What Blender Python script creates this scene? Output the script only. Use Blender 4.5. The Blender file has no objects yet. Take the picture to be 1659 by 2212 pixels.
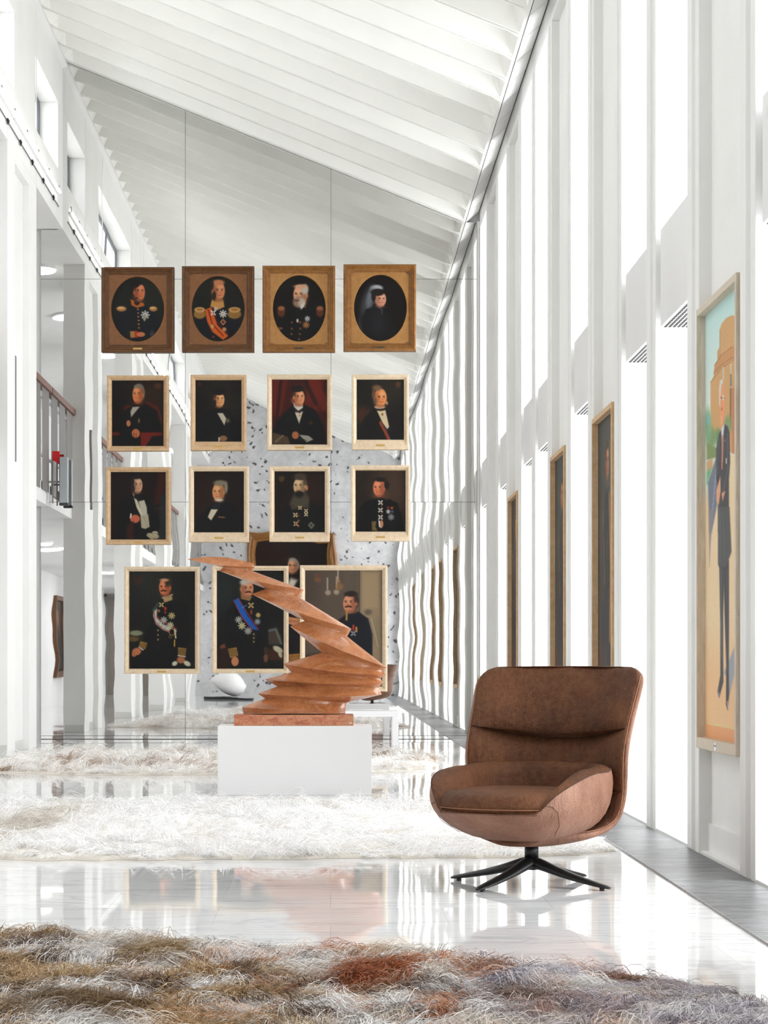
import bpy, bmesh, math, random
import numpy as np
from mathutils import Vector, Matrix
C = bpy.context.scene.collection
PI = math.pi
rnd = random.Random(7)
rng = np.random.default_rng(11)

# ------------------------------------------------------------------ camera, world, lights, exposure
F = 4800.0; VX, VY = 714.0, 1428.0; H = 1.0     # focal length in pixels, principal point, eye height
cd = bpy.data.cameras.new('camera'); cam = bpy.data.objects.new('camera', cd); C.objects.link(cam)
cam.location = (0, 0, H); cam.rotation_euler = (PI/2, 0, 0)
cd.sensor_fit = 'VERTICAL'; cd.sensor_height = 36.0; cd.lens = 36.0*F/2212
cd.shift_x = (829.5-VX)/2212; cd.shift_y = (VY-1106)/2212
cd.clip_end = 200; cd.clip_start = .05
bpy.context.scene.camera = cam
W = bpy.data.worlds.new('world'); bpy.context.scene.world = W; W.use_nodes = True
W.node_tree.nodes['Background'].inputs[0].default_value = (0.95, 0.975, 1, 1)
W.node_tree.nodes['Background'].inputs[1].default_value = 3.0
def area(name, loc, rot, sx, sy, power, col=(1, 1, 1)):
    l = bpy.data.lights.new(name, 'AREA'); l.shape = 'RECTANGLE'; l.size = sx; l.size_y = sy; l.energy = power; l.color = col
    o = bpy.data.objects.new(name, l); C.objects.link(o); o.location = loc; o.rotation_euler = rot
    return o
area('daylight_right', (3.4, 11.6, 3.0), (0, PI/2, 0), 5.6, 34.0, 6300, (.97, .985, 1))
area('daylight_left', (-5.0, 11.6, 7.9), (0, -PI/2-.2, 0), 1.6, 34.0, 900, (.97, .985, 1))
vs = bpy.context.scene.view_settings
vs.view_transform = 'Standard'; vs.look = 'None'; vs.gamma = 1.0; vs.use_curve_mapping = False; vs.exposure = -0.45
try: bpy.context.scene.display_settings.display_device = 'sRGB'
except Exception: pass
cy = bpy.context.scene.cycles
cy.max_bounces = 14; cy.diffuse_bounces = 8; cy.glossy_bounces = 6; cy.transparent_max_bounces = 12
cy.caustics_reflective = True; cy.blur_glossy = 1.0; cy.sample_clamp_indirect = 6.0; cy.caustics_refractive = False
try: cy.use_denoising = True
except Exception: pass

def at(px, py, Y): return ((px-VX)*Y/F, Y, H+(VY-py)*Y/F)

# ------------------------------------------------------------------ materials
def lin(c):
    c = np.asarray(c, float)/255.0
    return np.where(c <= .04045, c/12.92, ((c+.055)/1.055)**2.4)
def L4(c): return tuple(float(v) for v in lin(c)) + (1.0,)
def mat(name, col, rough=.6, metal=0., spec=.5):
    m = bpy.data.materials.new(name); m.use_nodes = True
    b = m.node_tree.nodes['Principled BSDF']
    b.inputs['Base Color'].default_value = L4(col); b.inputs['Roughness'].default_value = rough
    b.inputs['Metallic'].default_value = metal; b.inputs['Specular IOR Level'].default_value = spec
    return m
def nd(m, t, **kw):
    n = m.node_tree.nodes.new(t)
    for k, v in kw.items():
        if k in n.inputs.keys() if hasattr(n.inputs, 'keys') else False: n.inputs[k].default_value = v
        else: setattr(n, k, v)
    return n
def ln(m, a, b): m.node_tree.links.new(a, b)
def B(m): return m.node_tree.nodes['Principled BSDF']
def coords(m, scale=(1, 1, 1), kind='Object'):
    t = nd(m, 'ShaderNodeTexCoord'); mp = nd(m, 'ShaderNodeMapping'); mp.inputs['Scale'].default_value = scale
    ln(m, t.outputs[kind], mp.inputs['Vector']); return mp.outputs[0]
def noise(m, vec, scale, detail=4, rough=.55, dist=0):
    n = nd(m, 'ShaderNodeTexNoise'); n.inputs['Scale'].default_value = scale; n.inputs['Detail'].default_value = detail
    n.inputs['Roughness'].default_value = rough; n.inputs['Distortion'].default_value = dist
    ln(m, vec, n.inputs['Vector']); return n.outputs['Fac']
def ramp(m, fac, stops, interp='LINEAR'):
    r = nd(m, 'ShaderNodeValToRGB'); r.color_ramp.interpolation = interp
    e = r.color_ramp.elements
    while len(e) < len(stops): e.new(.5)
    for i, (p, c) in enumerate(stops): e[i].position = p; e[i].color = L4(c)
    ln(m, fac, r.inputs[0]); return r.outputs[0]
def mixc(m, fac, a, b, mode='MIX'):
    x = nd(m, 'ShaderNodeMix', data_type='RGBA', blend_type=mode)
    if isinstance(fac, (int, float)): x.inputs[0].default_value = fac
    else: ln(m, fac, x.inputs[0])
    for i, v in ((6, a), (7, b)):
        if isinstance(v, tuple): x.inputs[i].default_value = L4(v)
        else: ln(m, v, x.inputs[i])
    return x.outputs[2]
def bump(m, h, strength=.2, dist=.01):
    b = nd(m, 'ShaderNodeBump'); b.inputs['Strength'].default_value = strength; b.inputs['Distance'].default_value = dist
    ln(m, h, b.inputs['Height']); ln(m, b.outputs[0], B(m).inputs['Normal']); return b

M = {}
def plaster(name, c, r=.75, bs=.12, sc=60, var=4):
    m = mat(name, c, r); v = coords(m)
    f = noise(m, v, 1.3, 3); a = tuple(max(0, x-var) for x in c); b = tuple(min(255, x+var//2) for x in c)
    ln(m, ramp(m, f, [(.3, a), (.7, b)]), B(m).inputs['Base Color'])
    bump(m, noise(m, v, sc, 2), bs, .004); return m
M['wall'] = plaster('white_concrete', (228, 228, 226))
M['wall2'] = plaster('white_wall_paint', (230, 230, 229))
M['ceil'] = plaster('white_ceiling', (228, 228, 224))
M['rough'] = plaster('roughcast_plaster', (232, 232, 230), .9, 1.0, 110)
M['grey_trim'] = plaster('grey_ceiling_channel', (222, 222, 221), .6)
M['vent'] = plaster('white_metal_casing', (226, 226, 226), .4, .03)
M['dark'] = mat('dark_slot', (45, 45, 45), .6)
M['black'] = mat('black_satin_metal', (26, 28, 30), .38, .3)
M['steel'] = mat('grey_sheet_metal', (122, 119, 117), .6, .0)
M['steel2'] = mat('pale_grey_aluminium', (165, 169, 173), .4, .5)
M['red'] = mat('red_panel', (190, 8, 10), .5)
M['brass'] = mat('brass_plate', (196, 158, 92), .4, .6)
M['brass_dark'] = mat('tarnished_plate', (80, 66, 48), .5, .4)
M['white_paint'] = mat('white_lacquer', (236, 236, 237), .35)
M['pedestal'] = mat('white_pedestal_paint', (229, 229, 230), .55)
M['railwood'] = mat('red_brown_handrail', (108, 60, 44), .45)
M['paper'] = mat('white_paper', (240, 240, 248), .8)
M['ink'] = mat('black_ink', (40, 38, 60), .8)
M['hide'] = mat('leather_hide', (205, 198, 188), .9)
M['hide_dark'] = mat('dark_leather_hide', (120, 100, 84), .9)
M['egg'] = plaster('white_stone', (240, 240, 240), .5, .2, 12)
def emis(name, s, c=(255, 255, 255)):
    m = mat(name, c, .5); B(m).inputs['Emission Color'].default_value = L4(c); B(m).inputs['Emission Strength'].default_value = s; return m
M['lamp'] = emis('lamp_diffuser', 40.0); M['led'] = emis('led_tube_light', 14.0, (255, 254, 250))
def glass(name):
    m = bpy.data.materials.new(name); m.use_nodes = True; nt = m.node_tree; nt.nodes.clear()
    o = nt.nodes.new('ShaderNodeOutputMaterial'); t = nt.nodes.new('ShaderNodeBsdfTransparent'); g = nt.nodes.new('ShaderNodeBsdfGlossy')
    g.inputs['Roughness'].default_value = .02; x = nt.nodes.new('ShaderNodeMixShader'); x.inputs[0].default_value = .06
    nt.links.new(t.outputs[0], x.inputs[1]); nt.links.new(g.outputs[0], x.inputs[2]); nt.links.new(x.outputs[0], o.inputs[0]); return m
M['glass'] = glass('window_glass')
# mirror
m = mat('mirror_foil', (232, 232, 231), .010, 1.0); M['mirror'] = m
# marble floor: polished slabs, each laid very slightly out of level
m = mat('polished_white_marble', (238, 238, 238), .03, 0, .5); M['floor'] = m
v = coords(m)
n1 = noise(m, coords(m, (.5, 2.6, 1)), 1.1, 9, .62, 1.4)
vein = ramp(m, n1, [(.36, (226, 226, 226)), (.47, (233, 233, 233)), (.5, (206, 206, 208)), (.53, (232, 232, 232)), (.75, (222, 222, 224))])
br = nd(m, 'ShaderNodeTexBrick'); br.offset = .5; br.inputs['Scale'].default_value = 1.0
br.inputs['Brick Width'].default_value = .9; br.inputs['Row Height'].default_value = .6; br.inputs['Mortar Size'].default_value = .0010
br.inputs['Mortar'].default_value = L4((205, 205, 205)); br.inputs['Color1'].default_value = L4((250, 250, 250)); br.inputs['Color2'].default_value = L4((240, 240, 241))
ln(m, v, br.inputs['Vector']); ln(m, mixc(m, 1.0, vein, br.outputs[0], 'MULTIPLY'), B(m).inputs['Base Color'])
geo = nd(m, 'ShaderNodeNewGeometry')
dv = nd(m, 'ShaderNodeVectorMath', operation='DIVIDE'); dv.inputs[1].default_value = (.9, .6, 1); ln(m, v, dv.inputs[0])
fl = nd(m, 'ShaderNodeVectorMath', operation='FLOOR'); ln(m, dv.outputs[0], fl.inputs[0])
wn = nd(m, 'ShaderNodeTexWhiteNoise', noise_dimensions='3D'); ln(m, fl.outputs[0], wn.inputs['Vector'])
sb = nd(m, 'ShaderNodeVectorMath', operation='SUBTRACT'); sb.inputs[1].default_value = (.5, .5, .5); ln(m, wn.outputs['Color'], sb.inputs[0])
sc_ = nd(m, 'ShaderNodeVectorMath', operation='MULTIPLY'); sc_.inputs[1].default_value = (.0025, .006, 0); ln(m, sb.outputs[0], sc_.inputs[0])
nn = nd(m, 'ShaderNodeTexNoise'); nn.inputs['Scale'].default_value = 2.2; nn.inputs['Detail'].default_value = 1; ln(m, v, nn.inputs['Vector'])
s2 = nd(m, 'ShaderNodeVectorMath', operation='SUBTRACT'); s2.inputs[1].default_value = (.5, .5, .5); ln(m, nn.outputs['Color'], s2.inputs[0])
s3 = nd(m, 'ShaderNodeVectorMath', operation='MULTIPLY'); s3.inputs[1].default_value = (.005, .005, 0); ln(m, s2.outputs[0], s3.inputs[0])
a1 = nd(m, 'ShaderNodeVectorMath', operation='ADD'); ln(m, geo.outputs['Normal'], a1.inputs[0]); ln(m, sc_.outputs[0], a1.inputs[1])
a2 = nd(m, 'ShaderNodeVectorMath', operation='ADD'); ln(m, a1.outputs[0], a2.inputs[0]); ln(m, s3.outputs[0], a2.inputs[1])
nz = nd(m, 'ShaderNodeVectorMath', operation='NORMALIZE'); ln(m, a2.outputs[0], nz.inputs[0]); ln(m, nz.outputs[0], B(m).inputs['Normal'])
# grating
m = mat('brushed_metal_grille', (170, 170, 172), .32, .75); M['grate'] = m
f = noise(m, coords(m, (.6, 30, 1)), 6, 4, .7)
ln(m, ramp(m, f, [(.25, (78, 78, 79)), (.5, (160, 161, 163)), (.75, (222, 223, 226))]), B(m).inputs['Base Color'])
# leather
def leather(name, c1, c2, c3, r=.5, sc=5):
    m = mat(name, c2, r, 0, .25); v = coords(m)
    f = noise(m, v, sc*.7, 5, .5, .4); g = noise(m, v, 45, 3, .7)
    col = ramp(m, f, [(.28, c1), (.52, c2), (.78, c3)])
    ln(m, mixc(m, .05, col, ramp(m, g, [(.35, (30, 15, 8)), (.65, (220, 170, 130))])), B(m).inputs['Base Color'])
    add = nd(m, 'ShaderNodeMath', operation='ADD')
    wv = noise(m, coords(m, (9, 3, 2.2)), 2.2, 3, .5, 1.2); mu = nd(m, 'ShaderNodeMath', operation='MULTIPLY'); mu.inputs[1].default_value = 2.2; ln(m, wv, mu.inputs[0])
    ln(m, mu.outputs[0], add.inputs[0]); ln(m, noise(m, v, 160, 2), add.inputs[1])
    bump(m, add.outputs[0], .5, .011); return m
M['leather'] = leather('brown_leather', (60, 30, 12), (82, 45, 20), (106, 63, 33), .6)
M['leather_pale'] = leather('worn_pinkish_brown_leather', (104, 68, 50), (134, 96, 78), (162, 124, 106), .55)
M['leather_dark'] = leather('shaded_brown_leather', (70, 42, 32), (98, 62, 50), (118, 78, 64))
M['thread'] = mat('tan_stitching', (150, 104, 76), .8)
M['seam'] = mat('dark_seam', (54, 32, 20), .8)
# marble sculpture
m = mat('orange_brown_marble', (190, 120, 80), .16, 0, .55); M['stone'] = m
f = noise(m, coords(m, (.8, .8, 2.2)), 3.2, 10, .6, .5)
c_ = ramp(m, f, [(.25, (112, 58, 26)), (.40, (154, 90, 50)), (.52, (176, 112, 70)), (.60, (158, 92, 50)), (.75, (200, 148, 108))])
g = noise(m, coords(m), 26, 8, .7, 2.5)
ln(m, mixc(m, ramp(m, g, [(.42, (0, 0, 0)), (.64, (120, 120, 120))]), c_, (226, 180, 140)), B(m).inputs['Base Color'])
m = mat('red_marble_slab', (178, 108, 80), .35); M['stone2'] = m
f = noise(m, coords(m, (1, 1, 1.6)), 14, 9, .72, 1.0)
ln(m, ramp(m, f, [(.28, (132, 72, 50)), (.45, (178, 104, 78)), (.55, (196, 140, 104)), (.7, (170, 86, 72)), (.85, (205, 160, 120))]), B(m).inputs['Base Color'])
# terrazzo end wall
m = mat('flecked_grey_stone', (190, 190, 190), .6); M['terrazzo'] = m
v = coords(m); f = noise(m, v, 2.2, 8, .75)
c_ = ramp(m, f, [(.3, (168, 168, 170)), (.55, (200, 200, 202)), (.8, (226, 226, 228))])
vo = nd(m, 'ShaderNodeTexVoronoi'); vo.inputs['Scale'].default_value = 5.5; vo.inputs['Randomness'].default_value = 1
wv = nd(m, 'ShaderNodeTexNoise'); wv.inputs['Scale'].default_value = 6; ln(m, v, wv.inputs['Vector'])
av = nd(m, 'ShaderNodeVectorMath', operation='MULTIPLY_ADD'); ln(m, wv.outputs['Color'], av.inputs[0]); av.inputs[1].default_value = (.22, .22, .22); ln(m, v, av.inputs[2])
ln(m, av.outputs[0], vo.inputs['Vector'])
ln(m, mixc(m, ramp(m, vo.outputs['Distance'], [(.20, (255, 255, 255)), (.25, (0, 0, 0))]), c_, (66, 66, 70)), B(m).inputs['Base Color'])
# woods
def wood(name, a, b, r=.55, sc=(1, 1, 1)):
    m = mat(name, a, r); f = noise(m, coords(m, sc), 18, 6, .65, .4)
    ln(m, ramp(m, f, [(.3, a), (.7, b)]), B(m).inputs['Base Color']); bump(m, f, .08, .003); return m
M['oak'] = wood('limed_oak', (206, 182, 150), (226, 206, 178), .55, (1, 1, 1))
M['oak_tan'] = wood('tan_oak', (188, 152, 112), (208, 178, 140))
M['oak_grey'] = wood('bleached_oak', (186, 172, 152), (212, 200, 182), .6, (3, 3, .4))
M['gilt_brown'] = wood('old_brown_gilt', (72, 40, 10), (106, 64, 20), .45)
M['gilt'] = wood('old_gilt', (112, 70, 22), (150, 100, 42), .42)
M['gilt_mat'] = wood('gold_brown_spandrel', (110, 66, 26), (128, 80, 36), .5)
M['gilt_mat2'] = wood('gold_spandrel', (150, 102, 46), (172, 124, 64), .5)
def vcol(name, rough=.5):
    m = mat(name, (128, 128, 128), rough, 0, .22); a = nd(m, 'ShaderNodeAttribute'); a.attribute_name = 'paint'; ln(m, a.outputs['Color'], B(m).inputs['Base Color']); return m
M['oil'] = vcol('oil_paint', .48); M['fur'] = vcol('long_hair', .7)
B(M['fur']).inputs['Specular IOR Level'].default_value = .2

# ------------------------------------------------------------------ mesh helpers
class MB:
    def __init__(s): s.v = []; s.f = []; s.mi = []
    def add(s, vs, fs, mi=0):
        o = len(s.v); s.v += [tuple(map(float, p)) for p in vs]; s.f += [tuple(i+o for i in f) for f in fs]; s.mi += [mi]*len(fs)
    def box(s, x0, x1, y0, y1, z0, z1, mi=0):
        s.add([(x0,y0,z0),(x1,y0,z0),(x1,y1,z0),(x0,y1,z0),(x0,y0,z1),(x1,y0,z1),(x1,y1,z1),(x0,y1,z1)],
              [(0,3,2,1),(4,5,6,7),(0,1,5,4),(1,2,6,5),(2,3,7,6),(3,0,4,7)], mi)
    def prism(s, poly, axis, a, b, mi=0):       # polygon (u,w) swept along axis from a to b
        n = len(poly)
        def P(u, w, t): return {'x': (t,u,w), 'y': (u,t,w), 'z': (u,w,t)}[axis]
        s.add([P(u, w, a) for u, w in poly]+[P(u, w, b) for u, w in poly],
              [tuple(range(n)), tuple(range(2*n-1, n-1, -1))]+[(i, i+n, (i+1) % n+n, (i+1) % n) for i in range(n)], mi)
    def tube(s, pts, r, n=8, mi=0, cap=True):
        pts = [Vector(p) for p in pts]; k = len(pts); rs = r if isinstance(r, (list, tuple)) else [r]*k
        vs = []; up = Vector((0, 0, 1))
        for i, p in enumerate(pts):
            t = (pts[min(i+1, k-1)]-pts[max(i-1, 0)]).normalized()
            a = t.cross(up if abs(t.z) < .95 else Vector((1, 0, 0))).normalized(); b = t.cross(a)
            for j in range(n):
                q = 2*PI*j/n; vs.append(p+(a*math.cos(q)+b*math.sin(q))*rs[i])
        fs = [(i*n+j, i*n+(j+1) % n, (i+1)*n+(j+1) % n, (i+1)*n+j) for i in range(k-1) for j in range(n)]
        if cap: fs += [tuple(range(n-1, -1, -1)), tuple(range((k-1)*n, k*n))]
        s.add(vs, fs, mi)
    def grid(s, P, closed_u=False, mi=0):       # P[i][j]
        a, b = len(P), len(P[0]); vs = [p for r in P for p in r]
        fs = [(i*b+j, i*b+(j+1) % b, (i+1)*b+(j+1) % b, (i+1)*b+j) for i in range(a-1) for j in range(b if closed_u else b-1)]
        s.add(vs, fs, mi)
    def build(s, name, mats, parent=None, smooth=False, loc=None, subsurf=0, bevel=0, fix=True):
        me = bpy.data.meshes.new(name)
        lo = Vector(loc) if loc is not None else Vector((0, 0, 0))
        me.from_pydata([tuple(Vector(p)-lo) for p in s.v] if loc is not None else s.v, [], s.f)
        if not isinstance(mats, (list, tuple)): mats = [mats]
        for m_ in mats: me.materials.append(m_)
        if len(mats) > 1: me.polygons.foreach_set('material_index', s.mi)
        if fix:
            bm = bmesh.new(); bm.from_mesh(me); bmesh.ops.recalc_face_normals(bm, faces=bm.faces); bm.to_mesh(me); bm.free()
        if smooth: me.polygons.foreach_set('use_smooth', [True]*len(me.polygons))
        o = bpy.data.objects.new(name, me); C.objects.link(o)
        if loc is not None: o.location = lo
        if parent: o.parent = parent
        if bevel:
            b = o.modifiers.new('bevel', 'BEVEL'); b.width = bevel; b.segments = 2; b.limit_method = 'ANGLE'
        if subsurf:
            q = o.modifiers.new('subdivision', 'SUBSURF'); q.levels = subsurf; q.render_levels = subsurf
        return o
def tag(o, label=None, cat=None, group=None, kind=None):
    if label: o['label'] = label
    if cat: o['category'] = cat
    if group: o['group'] = group
    if kind: o['kind'] = kind
    return o
def empty(name, loc, label, cat, group=None, rz=0):
    o = bpy.data.objects.new(name, None); C.objects.link(o); o.location = loc; o.rotation_euler = (0, 0, rz); o.empty_display_size = .1
    return tag(o, label, cat, group)
def struct(o): o['kind'] = 'structure'; return o
def copy_tree(o, parent=None):
    c = o.copy(); C.objects.link(c); c.parent = parent
    for ch in [x for x in o.children]: copy_tree(ch, c)
    return c

# ------------------------------------------------------------------ setting
MY = 28.4; EY = -5.2; XL = -3.42; XR = 1.905; XG = -6.3
PIT = 1.53; B0 = 10.34; OP = 1.16
def zc(x): return 6.61+.403*(1.70-x)
b = MB(); b.box(XG-.3, 3.0, EY-.3, MY+.3, -.3, 0); struct(b.build('floor', M['floor']))
# metal floor grille along the windows
b = MB(); y = EY
g0 = 1.539
b.box(g0, XR, EY, MY-.01, .0005, .003)
while y < MY-.03:
    b.box(g0+.004, XR-.004, y, y+.011, .003, .009); y += .0225
b.box(g0-.002, g0+.002, EY, MY-.01, .0005, .0092); b.box(XR-.004, XR-.001, EY, MY-.01, .0005, .0092)
tag(b.build('floor_grille', M['grate']), 'long grey metal floor grille with fine cross slats along the window wall', 'floor grille')
# right wall posts, lintel, plaster panels
PB = {0, 3, 5, 8, 10, -3, -5, -8}
b = MB(); rp = MB(); sl = MB()
for k in range(-11, 12):
    y0 = B0+PIT*k+OP; y1 = y0+PIT-OP
    y0 = max(y0, EY); y1 = min(y1, MY)
    if y1-y0 < .02: continue
    yc = (y0+y1)/2
    b.prism([(XR, y0), (XR, yc-.075), (XR+.035, yc-.06), (XR+.035, yc+.03), (XR, yc+.045), (XR, y1), (2.5, y1), (2.5, y0)], 'z', 0, 6.52)
for k in range(-10, 12):
    y0 = B0+PIT*k
    if k in PB:
        rp.box(1.972, 2.45, y0-.01, y0+OP+.01, .16, 6.52); sl.box(1.955, 2.45, y0-.01, y0+OP+.01, 0, .16); sl.box(XR+.006, 1.955, y0, y0+OP, 0, .02)
    else:
        sl.box(XR+.006, 2.5, y0, y0+OP, 0, .02)
b.box(XR, 2.5, EY, MY, 6.52, 7.1); b.box(1.873, XR, MY-.014, MY+.05, 0, 6.62)
struct(b.build('wall_right', M['wall'], bevel=.006)); o = rp.build('wall_right_panels', M['rough']); struct(o)
o.name = 'trim_1'; o = struct(sl.build('trim_2', M['wall2']))
# windows at the back of the niches
wi = 1
for k in range(-10, 12):
    if k in PB: continue
    y0 = B0+PIT*k; f = MB()
    f.box(2.42, 2.48, y0, y0+.05, .02, 6.5); f.box(2.42, 2.48, y0+OP-.05, y0+OP, .02, 6.5)
    for z in (.02, 2.9, 4.7, 6.44): f.box(2.42, 2.48, y0+.05, y0+OP-.05, z, z+.06)
    fo = struct(f.build('window_%d' % wi, M['vent']))
    p = MB(); p.box(2.445, 2.451, y0+.05, y0+OP-.05, .08, 6.44); p.build('pane', M['glass'], fo)
    wi += 1
# ceiling with cross ribs
prof = [(0, 0), (.026, 0), (.028, .038), (.072, .038), (.074, 0), (.10, 0), (.16, .20), (.62, .21), (.70, 0.10), (.765, 0)]
RP = .765; yst = 28.26-RP*45
b = MB(); rows = []
ys = []
n = 0
while True:
    base = yst+RP*n
    for (dy, dz) in prof[:-1]:
        if base+dy < MY: ys.append((base+dy, dz))
    n += 1
    if yst+RP*n >= MY: break
ys.append((MY, 0))
xs = [(-3.45, 0.0), (-3.37, 0.0), (-3.27, 1.0), (1.62, 1.0), (1.69, .0), (1.72, 0)]
P = [[(x, y, zc(x)+dz*(w if dz > .04 else (1 if 0 < w else 0))) for (x, w) in xs] for (y, dz) in ys]
b.grid(P)
b.prism([(-4.0, 9.3), (-3.45, zc(-3.45)+.28), (2.5, zc(1.72)+.45), (2.5, 7.6), (-4.0, 9.6)], 'y', EY-.3, MY+.3)  # unseen roof slab above the ribs, added to block the world light
struct(b.build('ceiling', M['ceil']))
# grey channel between ceiling and right wall
b = MB(); y = EY
while y < MY-.01:
    y1 = min(y+PIT/2-.02, MY-.005)
    b.prism([(1.728, 6.602), (1.89, 6.735), (1.90, 6.80), (1.72, 6.68)], 'y', y, y1); y += PIT/2
b.prism([(1.72, 6.66), (1.905, 6.76), (1.905, 7.1), (1.72, 7.0)], 'y', EY, MY, 1)
struct(b.build('trim_3', [M['grey_trim'], M['dark']]))
# left upper wall with clerestory openings
Z0, Z1 = 6.52, 8.78; zo0, zo1 = 7.18, 8.02
opens = [(-2.6, 2.55), (4.5, 9.73), (11.65, 16.88), (18.8, 24.03), (25.75, 27.9)]
b = MB(); xo = -4.0
b.box(xo, XL, EY, MY, Z0, zo0); b.box(xo, XL, EY, MY, zo1, Z1+.3)
e = EY
for (a, c) in opens: b.box(xo, XL, e, a, zo0, zo1); e = c
b.box(xo, XL, e, MY, zo0, zo1)
struct(b.build('wall_left', M['wall'], bevel=.004))
for (a, c) in opens:
    f = MB(); xw = -3.68
    f.box(xw, xw+.03, a, c, zo0, zo0+.05); f.box(xw, xw+.03, a, c, zo1-.05, zo1)
    nn_ = max(1, round((c-a)/1.75))
    for i in range(nn_+1):
        yy = a+(c-a-.05)*i/nn_; f.box(xw, xw+.03, yy, yy+.05, zo0+.05, zo1-.05)
    fo = struct(f.build('window_%d' % wi, mat('grey_window_frame', (92, 96, 102), .5))); wi += 1
    p = MB(); p.box(xw+.02, xw+.026, a+.05, c-.05, zo0+.05, zo1-.05); p.build('pane', M['glass'], fo)
# thin vertical joints of the upper wall and cornice
b = MB()
b.prism([(XL, zc(XL)-.0), (XL+.055, zc(XL)-.03), (XL+.055, zc(XL)-.075), (XL, zc(XL)-.10)], 'y', EY, MY-.01)
struct(b.build('trim_4', M['grey_trim']))
# pillars with a recessed side face
ti = 5
pil = [(2.1, 4.35), (9.2, 11.5), (16.36, 18.62), (23.53, 25.84)]
for (a, c) in pil:
    b = MB(); yA, yB = a+.55, c-.62
    b.prism([(-3.72, a), (XL, a), (XL, yA), (XL-.075, yA+.02), (XL-.075, yB-.02), (XL, yB), (XL, c), (-3.72, c)], 'z', 0, 6.4)
    b.box(-3.72, XL, a, c, 6.4, 6.52)
    b.box(XL-.006, XL+.006, a, a+.012, 6.52, 8.6, 1); b.box(XL-.006, XL+.004, c-.012, c, 6.52, 8.6, 1)
    b.box(XL-.07, XL-.062, yA+.04, yB-.04, 0, .11, 2); b.box(-3.70, XL-.01, c, c+.006, 0, .11, 2); b.box(-3.70, XL-.01, a-.006, a, 0, .11, 2)
    struct(b.build('trim_%d' % ti, [M['wall'], M['grey_trim'], mat('grey_marble_skirting', (202, 202, 198), .3)], bevel=.004)); ti += 1
# side gallery: slab, upper ceiling, outer wall
b = MB(); b.box(XG, -3.60, EY, MY, 2.98, 3.25); struct(b.build('floor_upper', M['wall2'])); bpy.data.objects['floor_upper'].name = 'trim_%d' % ti; ti += 1
b = MB(); b.box(XG-.3, -4.0, EY, MY, 6.525, 6.8); struct(b.build('ceiling_gallery', M['wall2'])).name = 'trim_%d' % ti; ti += 1
b = MB(); b.box(XG-.3, XG, EY-.3, MY+.3, 0, 6.8); struct(b.build('wall_gallery', M['wall2']))
b = MB(); b.box(XG-.3, 3.0, MY+.05, MY+.3, 0, 9.8); struct(b.build('wall_far', M['wall2']))
b = MB(); b.box(XL-.3, 2.5, EY-.3, EY, 0, 9.8); struct(b.build('wall_near', M['terrazzo']))
b = MB(); b.box(XG-.3, XL-.3, EY-.3, EY, 0, 9.8); struct(b.build('wall_near_gallery', M['wall2']))
# glazed dark door at the gallery's end
d = MB(); d.box(XG+.02, XG+.07, EY, EY+.06, 0, 2.9); d.box(-5.0, -4.95, EY, EY+.06, 0, 2.9); d.box(XG+.02, -4.95, EY, EY+.06, 2.84, 2.9)
d.box(-5.66, -5.60, EY, EY+.06, 0, 2.84)
do = struct(d.build('door_1', M['steel']))
d = MB(); d.box(XG+.07, -5.66, EY+.01, EY+.03, 0, 2.84); d.box(-5.60, -5.0, EY+.01, EY+.03, 0, 2.84); d.build('door_leaf', mat('smoky_door_glass', (120, 112, 104), .15), do)

# ------------------------------------------------------------------ mirror of slightly wavy panels
mir = empty('mirror', (-.9, MY, 0), 'huge wavy mirror of large panels covering the far wall behind the portraits', 'mirror')
cols = [(-3.70, -1.855), (-1.855, .006), (.006, 1.87)]; rws = [(0, .044), (.044, 3.03), (3.03, 5.88), (5.88, 99)]
for ci, (xa, xb) in enumerate(cols):
    for ri, (za, zb) in enumerate(rws):
        g = .0022; tiltx = rnd.uniform(-1, 1)*.0003; tiltz = rnd.uniform(-1, 1)*.0003
        ph = [rnd.uniform(0, 6.28) for _ in range(6)]
        nx = 26; nz = 2 if ri == 0 else 40
        P = []
        for j in range(nz+1):
            row = []
            for i in range(nx+1):
                x = xa+g+(xb-xa-2*g)*i/nx
                zt = zb if zb < 50 else zc(min(x, 1.70))-.004
                if ci == 0 and x < -3.445 and zb > 6.51: zt = min(zt, 6.512)
                z = max(za+g, .006)+(zt-g-max(za+g, .006))*j/nz
                yv = ((.00013*math.sin(6.2*x+ph[0])*math.sin(7.1*z+ph[1])+.00005*math.sin(13*x+ph[2]+2*z)*math.sin(15*z+ph[3])+.00018*math.sin(2.1*x+ph[4])*math.sin(3.3*z+ph[5]))) if ri else 0
                row.append((x, MY-.012+yv+tiltx*(x-(xa+xb)/2)+tiltz*(z-za)*.5, z))
            P.append(row)
        q = MB(); q.grid(P); o = q.build('mirror_panel', M['mirror'], None, True, fix=False)
        o.parent = mir; o.matrix_parent_inverse = Matrix.Translation((.9, -MY, 0))
bk = MB(); bk.prism([(-3.70, 0), (1.87, 0), (1.87, zc(1.70)-.01), (1.70, zc(1.70)-.01), (-3.44, zc(-3.44)), (-3.44, 6.51), (-3.70, 6.51)], 'y', MY, MY+.045)
o = bk.build('backing', M['dark']); o.parent = mir; o.matrix_parent_inverse = Matrix.Translation((.9, -MY, 0))

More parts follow.
